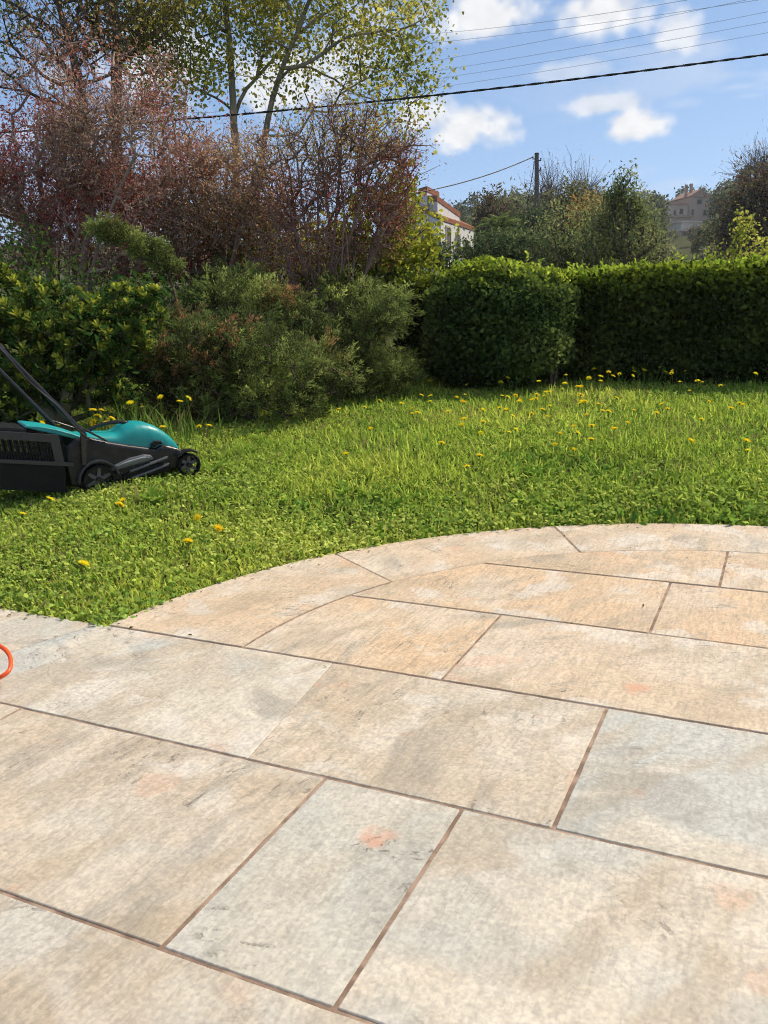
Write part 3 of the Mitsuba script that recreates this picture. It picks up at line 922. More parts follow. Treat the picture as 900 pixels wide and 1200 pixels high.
def broad_evergreen(label, base, Y, blobs, seed, n, tips_bright=.55):
    """an evergreen with whorls of glossy leaves, the young ones bright"""
    r = np.random.default_rng(seed)
    key = num('evergreen_shrub')
    lab(key, label, 'shrub')
    tg, d = in_blobs(blobs, n, r, .6)
    tg[:, 2] = np.maximum(tg[:, 2], terrain(tg[:, 0], tg[:, 1]) + .08)
    b = gbase(base, Y)
    segs = grow([([b, b + [0, 0, .2]], .035)], tg, r, .18, .0035, lift=.08, wiggle=.15)
    m, c = wood(segs[:4], (.12, .11, .07), r)
    put(f'{key}__branches', m, 'bark', smooth=True, color=c)
    out = unit(d * .55 + [0, -.1, .75] + rand_dirs(n, r) * .35)
    young = (r.random(n) < tips_bright) & (d[:, 2] > -.8)
    order = np.argsort(tg[:, 1])
    per, cnt = 11, 0
    rest_m, rest_c = [], []
    for k_ in order:
        o = out[k_]
        a = unit(np.cross(o, [.3, .9, .2]))
        bb = np.cross(o, a)
        tier = np.arange(per) / per
        az = np.arange(per) * 2.4 + r.random() * 6
        rad = np.cos(az)[:, None] * a + np.sin(az)[:, None] * bb
        open_ = (.25 + .9 * (1 - tier)) if young[k_] else (.6 + .7 * (1 - tier))
        D = unit(o * 1.0 + rad * open_[:, None])
        sc = r.uniform(.75, 1.2)
        L = (.042 + .038 * (1 - tier)) * sc * r.uniform(.85, 1.15, per)
        P = tg[k_] + o * ((tier - .6) * .05)[:, None]
        v, f = leaf_mesh6(P, D, o * .8 + rad * -.6 + r.normal(0, .2, (per, 3)), L, L * .36, fold=.12, bend=.10)
        old = np.array([.045, .088, .022]) * r.uniform(.7, 1.5)
        new = np.array([.50, .54, .065]) * r.uniform(.7, 1.15)
        w = np.clip(tier * 1.25 - .1, 0, 1)[:, None] if young[k_] else np.full((per, 1), .08)
        c = np.repeat((old * (1 - w) + new * w) * r.uniform(.85, 1.15, (per, 1)), 6, 0)
        if cnt < 230 and d[k_, 1] < .35:
            part(key, 'leaf_whorl', (v, f), 'leaf_gloss', color=c)
            cnt += 1
        else:
            rest_m.append((v, f))
            rest_c.append(c)
    # older leaves along the inner twigs
    C = segs[1][r.choice(len(segs[1]), 1500)]
    m, c = foliage(C, 2, .05, .055, .02, [(.018, .045, .010), (.03, .065, .014), (.045, .08, .016)], r, six=True)
    rest_m.append(m)
    rest_c.append(c)
    put(f'{key}__foliage', cat_mesh(rest_m), 'leaf_gloss', color=np.vstack(rest_c))
    lab(f'{key}__foliage', kind='stuff')
    return key


Y = 5.9
broad_evergreen('glossy evergreen shrub with bright yellow green shoots behind the mower at the left edge', 60, Y,
                [blob(50, 372, Y, 80, 36), blob(30, 425, Y, 70, 58), blob(110, 398, Y, 66, 42), blob(90, 440, Y + .1, 60, 45), blob(150, 365, Y + .2, 40, 30), blob(10, 460, Y, 50, 40), blob(0, 350, Y + .3, 50, 36), blob(178, 348, Y, 12, 10)], 61, 1000, .75)
plant('dark_bush', 'shaded dark green bush behind the evergreen shrub', 'shrub', erect(30, 7.4, [(20, 300), (60, 330), (100, 335)], rr), [blob(15, 300, 7.4, 45, 32), blob(70, 345, 7.4, 80, 34), blob(170, 362, 7.4, 66, 36), blob(60, 400, 7.4, 110, 50), blob(200, 320, 9.2, 110, 60, .5), blob(320, 340, 9.4, 100, 50, .5), blob(420, 350, 9.4, 70, 50, .4), blob(300, 410, 8.6, 130, 50, .4)], 62,
      1300, 8, .07, .05, .022, [(.02, .045, .012), (.035, .065, .014), (.06, .09, .02)], BARK, tip=.003, step=.18, bsdf='leaf_gloss', parts=('branches', 'foliage'))

# ---------------------------------------------------------------- trees behind the shrubs
Y = 15.0
PLW = .8
L1 = limb([gbase(277, Y), at(277, 250, Y), at(275, 170, Y), at(272, 100, Y), at(268, 45, Y), at(262, -15, Y), at(255, -90, Y)], .092, .035, 22, .01, 1)
L2 = limb([at(277, 330, Y), at(296, 250, Y - .1), at(308, 180, Y - .2), at(318, 120, Y - .3), at(332, 78, Y - .4), at(352, 30, Y - .5), at(375, -30, Y - .6), at(390, -90, Y - .6)], .070, .02, 22, .01, 2)
LS = [L1, L2, limb([at(332, 80, Y - .4), at(370, 68, Y - .6), at(410, 42, Y - .9), at(455, 38, Y - 1.1), at(500, 20, Y - 1.2)], .034, .010, 12, .02, 3),
      limb([at(326, 95, Y - .4), at(365, 80, Y), at(400, 100, Y + .3), at(440, 118, Y + .5), at(480, 112, Y + .6)], .024, .008, 12, .02, 4),
      limb([at(274, 140, Y), at(292, 100, Y + .3), at(320, 70, Y + .8), at(345, 25, Y + 1.2), at(360, -40, Y + 1.4)], .035, .012, 12, .02, 5),
      limb([at(273, 130, Y), at(240, 108, Y - .3), at(215, 95, Y - .6), at(185, 60, Y - .8)], .022, .008, 10, .02, 6),
      limb([at(268, 40, Y), at(235, 10, Y - .4), at(200, -30, Y - .8)], .026, .01, 10, .02, 7),
      limb([at(345, 45, Y - .5), at(395, 5, Y - .2), at(450, -25, Y + .2)], .026, .01, 10, .02, 8)]
PL = [(.085, .100, .022), (.155, .165, .030), (.215, .205, .042), (.27, .245, .06)]
plant('plane_tree', 'tall tree with grey forked trunks and fresh yellow green leaves', 'tree', LS,
      [blob(250, 10, Y, 85, 70, 1.3), blob(370, 0, Y, 95, 62, 1.3), (*blob(455, 30, Y - .6, 62, 48, 1.0), .9), (*blob(450, 100, Y + .3, 58, 42, .9), .6), blob(320, -80, Y, 170, 60, 1.6), (*blob(200, 60, Y - .5, 55, 60, .8), .6), (*blob(210, 130, Y - .4, 35, 40, .6), .4),
       (*blob(440, 165, Y, 50, 30, .6), .45), (*blob(485, 185, Y, 22, 50, .5), .35), (*blob(340, 110, Y, 60, 40, .6), .25)], 71,
      800, 11, .15, .058, .043, PL, (.30, .27, .21), tip=.0042, expo=.36, step=.34, shell=.2, wiggle=.22, six=True, big=.04, lift=.05, twigs=500)
Y = 12.5
plant('bare_tree', 'thin dark bare tree with few leaves at the upper left', 'tree',
      [limb([gbase(98, Y), at(98, 200, Y), at(94, 110, Y), at(85, 62, Y), at(75, 30, Y), at(68, 0, Y), at(60, -60, Y)], .075, .03, 18, .01, 11), limb([at(84, 60, Y), at(55, 30, Y - .2), at(20, 8, Y - .3), at(-20, -10, Y - .3)], .03, .01, 9, .015, 12),
       limb([at(90, 95, Y), at(60, 60, Y + .3), at(30, 25, Y + .4), at(8, 10, Y + .4)], .026, .009, 9, .015, 13)],
      [blob(60, 10, Y, 75, 55, .9), blob(40, 70, Y, 60, 40, .8), blob(110, 30, Y, 40, 50, .7), blob(60, -50, Y, 80, 50, .9)], 72, 300, 3, .09, .055, .035, [(.09, .10, .02), (.17, .16, .05), (.14, .07, .04)], (.15, .12, .105), tip=.0055, step=.26, wiggle=.22, twigs=420, big=.03)
plant('bare_tree', 'second thin tree, with small olive leaves, left of the tall yellow green one', 'tree',
      [limb([gbase(140, Y + 1), at(138, 200, Y + 1), at(136, 100, Y + 1), at(136, 32, Y + 1), at(131, 0, Y + 1), at(124, -70, Y + 1)], .07, .03, 16, .01, 14), limb([at(136, 40, Y + 1), at(160, 10, Y + 1.2), at(185, -25, Y + 1.4)], .03, .01, 9, .015, 15),
       limb([at(136, 70, Y + 1), at(165, 58, Y + .8), at(195, 40, Y + .6)], .026, .009, 9, .015, 16)],
      [blob(150, 5, Y + 1, 60, 50, .9), blob(185, 45, Y + 1, 40, 35, .7), blob(130, -60, Y + 1, 70, 50, .9)], 73, 330, 6, .10, .06, .04, [(.07, .08, .02), (.12, .12, .025), (.18, .16, .05)], (.16, .13, .11), tip=.0055, step=.26, wiggle=.22, twigs=260, big=.03)

# ---------------------------------------------------------------- trees and bushes beyond the hedge
OL = [(.055, .072, .028), (.095, .112, .042), (.145, .155, .064)]


def far_tree(name, label, cat, basepx, Y, blobs, seed, clumps, per, L, cols, bark=(.15, .12, .10), r0=.08, spread=None, shell=.5, tip=.006, group=None, W=None, twigs=0, grown=None, bsdf='leaf_matte', step=None):
    bl = [(*blob(x, y, Y + dy, rx, rz), w) for x, y, dy, rx, rz, w in blobs]
    b = gbase(basepx, Y, .2)
    top = max(bl, key=lambda q: q[0][2])[0]
    lim = limb([b, b * .6 + top * .4 + [0, 0, .1], b * .25 + top * .75], r0, r0 * .4, 8, .02, seed)
    return plant(name, label, cat, [lim], bl, seed, clumps, per, spread or L * 1.6, L, W or L * .4, cols, bark, tip=tip, step=step or Y * .022, shell=shell, group=group, twigs=twigs, grown=grown, bsdf=bsdf, big=.06)


far_tree('olive_tree', 'grey green olive tree behind the hedge, left of the taller one', 'tree', 660, 17, [(648, 286, 0, 38, 28, 1), (678, 264, 0, 34, 32, 1), (612, 295, 0, 32, 18, 1), (690, 295, 0, 45, 25, 1)], 81, 430, 12, .070, OL, r0=.1)
far_tree('olive_tree', 'taller grey green tree with a thin top shoot behind the hedge', 'tree', 735, 15.5, [(735, 274, 0, 38, 34, 1), (728, 246, 0, 24, 22, 1), (760, 296, 0, 20, 15, 1), (733, 222, 0, 11, 24, 1.6), (721, 228, 0, 6, 16, 1.5), (700, 285, 0, 30, 25, 1), (748, 255, 0, 12, 16, .7)], 82, 470, 12, .066, OL, r0=.1)
far_tree('dark_bush', 'dark grey green bush behind the hedge, below the white house', 'shrub', 540, 15, [(530, 304, 0, 45, 12, 1), (578, 298, 0, 36, 17, 1), (500, 302, 0, 20, 12, 1), (610, 295, 0, 25, 18, 1)], 83, 420, 12, .075, [(.028, .045, .020), (.05, .068, .03), (.08, .10, .045)], r0=.06)
far_tree('yellow_shrub', 'bright yellow green young shrub above the hedge at the right edge', 'shrub', 880, 12.5, [(872, 285, 0, 13, 24, 1), (885, 306, 0, 36, 9, 1), (872, 264, 0, 5, 10, 1.2), (842, 307, 0, 20, 7, .7), (900, 295, 0, 10, 16, .7)], 84, 85, 9, .052, [(.11, .13, .02), (.17, .185, .028), (.22, .22, .045)], r0=.02, tip=.003, W=.042)
far_tree('conifer', 'brownish conifer right of the white house', 'tree', 580, 62, [(580, 268, 0, 17, 20, 1), (573, 250, 0, 7, 10, 1.4), (572, 238, 0, 2.5, 6, 2), (594, 275, 0, 10, 16, .8)], 85, 260, 12, .30, [(.045, .035, .025), (.075, .052, .035), (.06, .065, .03)], r0=.2, tip=.02)
far_tree('bare_tree', 'leafless grey tree beside the wooden pole, on the right', 'tree', 665, 53, [(665, 232, 0, 32, 18, 1), (640, 228, 0, 18, 14, 1), (690, 240, 0, 16, 16, 1)], 86, 240, 1, .12, [(.16, .13, .11), (.20, .17, .14)], bark=(.19, .165, .145), r0=.22, tip=.016, twigs=420)
far_tree('round_tree', 'dark olive round tree behind the bare tree', 'tree', 678, 50, [(672, 248, 0, 26, 22, 1), (690, 256, 0, 18, 16, 1)], 87, 260, 12, .28, [(.05, .055, .028), (.075, .075, .035), (.10, .10, .045)], r0=.25, tip=.02)
far_tree('orange_tree', 'small orange leaved tree among the olive trees', 'tree', 688, 32, [(688, 252, 0, 12, 12, 1), (700, 262, 0, 10, 10, .6)], 88, 90, 12, .16, [(.16, .085, .03), (.21, .115, .035), (.14, .11, .035)], r0=.12, tip=.012)
far_tree('round_tree', 'pale green wide tree left of the wooden pole', 'tree', 600, 66, [(600, 254, 0, 36, 20, 1), (625, 262, 0, 30, 20, 1), (640, 250, 0, 20, 14, .7)], 89, 300, 12, .34, [(.075, .085, .045), (.11, .12, .06), (.14, .14, .075)], r0=.3, tip=.03)
far_tree('pine_tree', 'large dark brown green pine at the right edge beyond the hedge', 'tree', 888, 62, [(888, 240, 0, 28, 26, 1), (902, 222, 0, 22, 20, 1), (870, 262, 0, 20, 24, 1), (895, 270, 0, 36, 26, 1), (870, 285, 0, 30, 18, .7)], 90, 620, 13, .36, [(.045, .032, .022), (.062, .044, .028), (.05, .052, .024)], r0=.35, tip=.03)
far_tree('pine_tree', 'grey green pine on the slope between the hillside houses and the dark pine', 'tree', 850, 130, [(852, 258, 0, 13, 16, 1), (846, 240, 0, 8, 9, 1), (862, 240, 0, 9, 12, 1), (856, 280, 0, 9, 12, 1)], 94, 300, 12, .5, [(.03, .04, .022), (.045, .055, .03), (.06, .07, .04)], r0=.3, tip=.03)
far_tree('bare_tree', 'leafless tree top above the dark pine at the right edge', 'tree', 885, 70, [(884, 204, 0, 18, 9, 1), (902, 198, 0, 16, 10, 1)], 91, 130, 1, .2, [(.16, .14, .12), (.2, .18, .15)], bark=(.18, .16, .145), r0=.3, tip=.022, twigs=260)
far_tree('cypress', 'small dark cypress at the foot of the wooden pole', 'tree', 625, 40, [(626, 262, 0, 5, 14, 1), (628, 275, 0, 6, 12, 1)], 92, 70, 12, .2, [(.02, .035, .018), (.035, .05, .022)], r0=.1, tip=.012)
far_tree('cypress', 'dark cypress between the palm and the conifer', 'tree', 602, 39, [(600, 268, 0, 6, 16, 1), (603, 282, 0, 8, 12, 1)], 93, 70, 12, .2, [(.02, .035, .018), (.035, .05, .022)], r0=.1, tip=.012)


def palm():
    key = num('palm_tree')
    lab(key, 'small palm with arching fronds between the conifer and the pole', 'palm')
    r = np.random.default_rng(3)
    c = at(585, 268, 34.0)
    b = gbase(586, 34.0)
    put(f'{key}__trunk', path_tube(np.linspace(b, c, 8), np.linspace(.2, .15, 8), 9), 'bark', smooth=True, color=(.13, .10, .075))
    for q in range(22):
        az, el = q * 2.4, r.uniform(.1, 1.3)
        d = np.array([math.cos(az) * math.cos(el), math.sin(az) * math.cos(el), math.sin(el)])
        t = np.linspace(0, 1, 12)
        L = r.uniform(.8, 1.15)
        cl = c + d * (t * L)[:, None] + np.array([0, 0, -1]) * (t ** 2 * L * .5)[:, None]
        side = unit(np.cross(d, [0, 0, 1]))
        P = np.repeat(cl[1:], 2, 0)
        D = np.vstack([[unit(side * s_ + d * .7 + [0, 0, -.3]) for s_ in (-1, 1)] for _ in t[1:]])
        v, f = leaf_mesh(P, D, rand_dirs(len(P), r), .36, .05)
        v2, f2 = path_tube(cl, np.linspace(.014, .005, 12), 4)
        m = cat_mesh([(v, f), (v2, f2)])
        cc = leaf_colours(m[0], [(.05, .07, .025), (.09, .11, .035)], r, 1, 0)
        part(key, 'frond', m, 'leaf_matte', color=cc)


palm()

# ---------------------------------------------------------------- far woodland on the hill
def hill_wood():
    r = np.random.default_rng(77)
    protos = []
    for q, (cols, sz) in enumerate((([(.035, .045, .02), (.06, .07, .03), (.085, .09, .045)], (1, .8)), ([(.028, .04, .02), (.045, .058, .028)], (.85, 1.1)), ([(.06, .05, .035), (.09, .075, .05)], (1, .75)), ([(.075, .085, .045), (.12, .12, .07)], (1, .7)))):
        n = 260
        d = rand_dirs(n, r)
        P = d * (.55 + .45 * r.random((n, 1)) ** .5) * [1.9 * sz[0], 1.9 * sz[0], 1.8 * sz[1]] + [0, 0, 3.4]
        P += (np.stack([fb(P + q * 10, .9, 2, k_) for k_ in range(3)], -1) - .5) * 1.6
        m, c = foliage(P, 3, .22, .42, .26, cols, r, up=.6, freq=.6)
        scene[f'wood_kind_{q}'] = {'type': 'shapegroup', 'crown': mikit.ply(m, 'leaf_matte', color=c),
                                   'trunk': mikit.ply(path_tube([[0, 0, -.6], [.05, 0, 1.5], [0, .08, 3.3]], [.22, .17, .08], 6), 'bark', smooth=True, color=np.tile([.12, .1, .08], (20, 1)))}
        protos.append(f'wood_kind_{q}')
    n = 0
    k_ = 0
    while n < 520 and k_ < 9000:
        k_ += 1
        Yt = r.uniform(85, 345)
        px = r.uniform(470, 960)
        x = at(px, 300, Yt)[0]
        if (768 < px < 842) and 205 < Yt < 280:
            continue
        z = float(terrain(x, Yt))
        s = r.uniform(.75, 1.5) * (1 + .4 * (Yt > 200))
        if (775 < px < 838) and Yt <= 215:                         # open slope below the houses
            if r.random() < .25:
                continue
            s *= .55
        n += 1
        scene[f'hillside_woodland__{n:03d}'] = {'type': 'instance', 'shapegroup': {'type': 'ref', 'id': protos[int(r.choice(4, p=[.4, .25, .15, .2]))]},
                                                'to_world': T4().translate([float(x), float(Yt), z]).rotate([0, 0, 1], float(r.uniform(0, 360))).scale([s, s, s * r.uniform(.8, 1.2)])}
    lab('hillside_woodland', 'scrubby woodland covering the far hillside', 'woodland', kind='stuff')


hill_wood()

# ---------------------------------------------------------------- houses
def hp(key, name, m, col, bsdf='painted'):
    return part(key, name, m, bsdf, color=tuple(col))


def frame_house(o, ax):
    """maps local (along facade, into the house, up) to world"""
    ax = unit(np.array([ax[0], ax[1], 0]))
    inn = np.array([-ax[1], ax[0], 0])
    return lambda m: (np.asarray(o) + m[0][:, :1] * ax + m[0][:, 1:2] * inn + m[0][:, 2:] * np.array([0, 0, 1.0]), m[1])


def white_house():
    key = num('white_house')
    lab(key, 'white house with terracotta roof edges behind the trees', 'house')
    WH, TC, GR = (.74, .73, .70), (.33, .155, .105), (.40, .37, .33)
    Bc = at(517, 300, 48.0)
    Ac = at(489, 300, 50.5)
    Cc = at(555, 300, 56.0)
    def z(x, y, Y): return at(x, y, Y)[2]
    zA, zB, zC = z(489, 245, 50.5), z(517, 259, 48), z(555, 271, 56)
    Dc = Ac + Cc - Bc
    zD = zA + zC - zB
    base = [np.array([p[0], p[1], 1.0]) for p in (Ac, Bc, Cc, Dc)]
    top = [np.array([p[0], p[1], zz]) for p, zz in zip((Ac, Bc, Cc, Dc), (zA, zB, zC, zD))]
    hp(key, 'wall', hull(base + top), WH)
    c = sum(top) / 4
    rim = [p + (p - c) * [.035, .035, 0] for p in top]
    hp(key, 'roof', hull([p + [0, 0, .02] for p in rim] + [p + [0, 0, .26] for p in rim]), TC)
    # set-back upper floor
    e1, e2 = base[2] - base[1], base[0] - base[1]
    def q(a, b, zz): return base[1] + e1 * a + e2 * b + np.array([0, 0, zz - 1.0])
    zu = [z(522, 238, 50), z(540, 252, 53)]
    up = [q(.08, .25, 0), q(.72, .25, 0), q(.72, .8, 0), q(.08, .8, 0)]
    def lift(p, zz): return np.array([p[0], p[1], zz])
    tops = [zu[0], zu[1], zu[1] + .2, zu[0] + .2]
    hp(key, 'upper_wall', hull([lift(p, 5.0) for p in up] + [lift(p, t) for p, t in zip(up, tops)]), WH)
    cc = sum(up) / 4
    rm = [p + (p - cc) * [.06, .06, 0] for p in up]
    hp(key, 'upper_roof', hull([lift(p, t + .02) for p, t in zip(rm, tops)] + [lift(p, t + .30) for p, t in zip(rm, tops)]), TC)
    ch = [q(.05, .62, 0), q(.35, .62, 0), q(.35, .95, 0), q(.05, .95, 0)]
    zt = z(498, 231, 52)
    hp(key, 'tower', hull([lift(p, 5.2) for p in ch] + [lift(p, zt) for p in ch]), WH)
    cc = sum(ch) / 4
    rm = [p + (p - cc) * [.1, .1, 0] for p in ch]
    hp(key, 'tower_roof', hull([lift(p, zt + .02) for p in rm] + [lift(p, zt + .3) for p in rm]), TC)
    # windows of the right facade and the left gable: frame standing proud, pane in it
    a1, a2 = unit(e1), unit(e2)
    L1_, L2_ = np.linalg.norm(e1), np.linalg.norm(e2)
    for (org, ax, ln, nrm), spots in (((base[1], a1, L1_, -a2), ((.12, 3.4), (.40, 3.2), (.68, 3.0), (.15, .8), (.6, .8))), ((base[1], a2, L2_, -a1), ((.35, 3.5), (.7, 3.6)))):
        for s_, zz in spots:
            o = org + ax * ln * s_ + np.array([0, 0, zz])
            m = cat_mesh([bx(0, 1.3, -.05, .03, 0, .1), bx(0, 1.3, -.05, .03, 1.2, 1.3), bx(0, .1, -.05, .03, .1, 1.2), bx(1.2, 1.3, -.05, .03, .1, 1.2)])
            def mp(m): return o + m[0][:, :1] * ax + m[0][:, 1:2] * -nrm + m[0][:, 2:] * np.array([0, 0, 1.0]), m[1]
            w = hp(key, 'window', mp(m), (.55, .48, .36))
            put(w + '__pane', mp(bx(.1, 1.2, -.02, .02, .1, 1.2)), 'painted', color=(.16, .16, .15))


white_house()


def hill_house(name, label, x0, x1, ytop, ybot, Y, depth, wall, roof, gable, wins, chims=(), turn=.25):
    """a house given by its facade's pixel extent; wins as fractions of that facade"""
    key = num(name)
    lab(key, label, 'house', None)
    o = at(x0, ybot, Y)
    w = abs(at(x1, ybot, Y)[0] - o[0])
    h = at(x0, ytop, Y)[2] - o[2]
    ax = (math.cos(turn), math.sin(turn))
    w /= math.cos(turn)
    fr = frame_house(o, ax)
    hp(key, 'wall', fr(bx(0, w, 0, depth, -6, h)), wall)
    ov = .4
    if gable:
        m = hull([[-ov, -ov, h + .03], [w + ov, -ov, h + .03], [w + ov, depth + ov, h + .03], [-ov, depth + ov, h + .03], [w * .5, -ov, h + gable], [w * .5, depth + ov, h + gable], [-ov, -ov, h + .25], [w + ov, -ov, h + .25]])
    else:
        m = bx(-ov, w + ov, -ov, depth + ov, h + .03, h + .4)
    rf = hp(key, 'roof', fr(m), roof)
    for cx_, hh in chims:
        hp(key, 'roof__chimney', fr(bx(w * cx_, w * cx_ + .6, depth * .3, depth * .3 + .6, h + .5, h + gable + hh)), (.36, .24, .19))
    for a, b, c, d in wins:
        f_ = hp(key, 'window', fr(cat_mesh([bx(w * a, w * b, -.12, .02, h * c, h * c + .15), bx(w * a, w * b, -.12, .02, h * d - .15, h * d), bx(w * a, w * a + .15, -.12, .02, h * c + .15, h * d - .15), bx(w * b - .15, w * b, -.12, .02, h * c + .15, h * d - .15)])), (.40, .34, .28))
        put(f_ + '__pane', fr(bx(w * a + .15, w * b - .15, -.05, .01, h * c + .15, h * d - .15)), 'painted', color=(.06, .065, .075))
    return key


ST, RT = (.48, .38, .31), (.38, .25, .19)
hill_house('stone_house', 'stone house with two chimneys, highest on the far hillside', 807, 832, 231, 262, 262, 9, ST, RT, 2.2, ((.35, .62, .72, .93), (.1, .25, .3, .55), (.7, .9, .3, .55)), ((.04, 1.6), (.30, 1.9)))
hill_house('stone_house', 'lower stone wing left of the highest hillside house', 779, 807, 240, 268, 256, 8, (.50, .42, .36), RT, 1.0, ((.35, .5, .55, .8), (.62, .82, .55, .85), (.1, .22, .2, .5)))
hill_house('stone_house', 'small stone house below the left wing on the hillside', 783, 812, 255, 285, 244, 7, (.46, .38, .33), (.40, .30, .24), .9, ((.15, .28, .5, .75), (.7, .85, .5, .75)))
hill_house('white_annex', 'small white flat roofed building below the hillside houses', 798, 822, 261, 282, 228, 6, (.62, .60, .57), (.55, .52, .48), 0, ((.12, .55, .45, .68),))
hill_house('garden_wall_house', 'low beige building in front of the white annex on the hillside', 809, 832, 272, 290, 220, 5, (.48, .38, .29), (.40, .28, .2), 0, ((.3, .4, .3, .7),))
hill_house('garden_wall_house', 'low pale building left of the beige one on the hillside', 791, 808, 271, 290, 222, 5, (.55, .53, .51), (.5, .48, .45), 0, ((.4, .55, .3, .7),))

# ---------------------------------------------------------------- pole and cables
def pole():
    key = num('utility_pole')
    lab(key, 'weathered wooden utility pole rising behind the trees', 'pole')
    tp = at(629, 181, 46.0)
    bt = gbase(628, 46.0)
    put(f'{key}__post', path_tube(np.linspace(bt, tp, 10), np.linspace(.16, .105, 10), 12), 'bark', smooth=True, color=(.17, .145, .125))
    hp(key, 'cap', path_tube([tp + [0, 0, .01], tp + [0, 0, .07]], [.125, .11], 12), (.12, .11, .10))
    for s_, dz in ((-1, -.22), (1, -.30), (1, -.75)):
        hp(key, 'insulator', path_tube([tp + [s_ * .09, -.05, dz], tp + [s_ * .2, -.05, dz], tp + [s_ * .2, -.05, dz + .12]], [.03, .035, .04], 7), (.2, .19, .18))
    put(f'{key}__drop_cable', path_tube(spline([tp + [-.13, -.02, -.3], tp + [-.32, 0, -1.6], tp + [-.42, 0, -2.6], tp + [-.17, 0, -3.6]], 20), .02, 5), 'cable_black', smooth=True)
    return tp


ptop = pole()


def cable(label, a, b, sag, rad, name='overhead_cable', cat='cable', group=None, n=60, bsdf='cable_black', twist=0):
    key = num(name)
    lab(key, label, cat, group)
    t = np.linspace(0, 1, n)
    p = a[None] * (1 - t)[:, None] + b[None] * t[:, None] - np.array([0, 0, 1]) * (4 * sag * t * (1 - t))[:, None]
    if twist:
        ms = []
        d = unit(b - a)
        u = unit(np.cross(d, [0, 0, 1]))
        w = np.cross(d, u)
        L = np.linalg.norm(b - a)
        for k_ in range(2):
            ph = t * L / twist * 2 * np.pi + k_ * np.pi
            ms.append(path_tube(p + (np.cos(ph)[:, None] * u + np.sin(ph)[:, None] * w) * rad * .62, rad, 6))
        m = cat_mesh(ms)
    else:
        m = path_tube(p, rad, 6)
    put(key, m, bsdf, smooth=True)


a, b = at(200, 141, 11.0), at(905, 63, 10.2)
cable('thick black twisted cable crossing the sky from the tree to the right edge', a + (a - b) * .8 + [0, 0, .2565], b + (b - a) * .8 + [0, 0, .2565], .30, .0082, twist=.42, n=700)
cable('thin black cable from the wooden pole down to the left', ptop + [-.2, 0, -.12], at(440, 232, 40.0), .32, .028)
plastic('wire_grey', (.46, .48, .52), .5)
for q, (x0, y0, x1, y1) in enumerate(((600, 21, 770, -3), (600, 31, 845, -2), (600, 46, 900, -14), (600, 61, 900, 5), (600, 71, 900, 17), (600, 82, 900, 30), (560, 75, 600, 68))):
    if q == 6:
        continue
    Yw = 62 + q * 1.5
    a, b = at(x0, y0, Yw), at(x1, y1, Yw - 6)
    d = (b - a)
    cable(f"{('topmost', 'second', 'third', 'fourth', 'fifth', 'lowest')[q]} of the thin grey power lines high in the sky{'' if q in (0, 5) else ', counted from the top'}", a - d * (1.2 if q < 3 else .9), b + d * .9, .5, .012, name='power_line', cat='power line', group='thin power lines across the sky', bsdf='wire_grey')

# ---------------------------------------------------------------- lawn mower
def along(px, py, dax):
    d = ray(px, py)
    return EYE + d * (dax / (d @ _F))


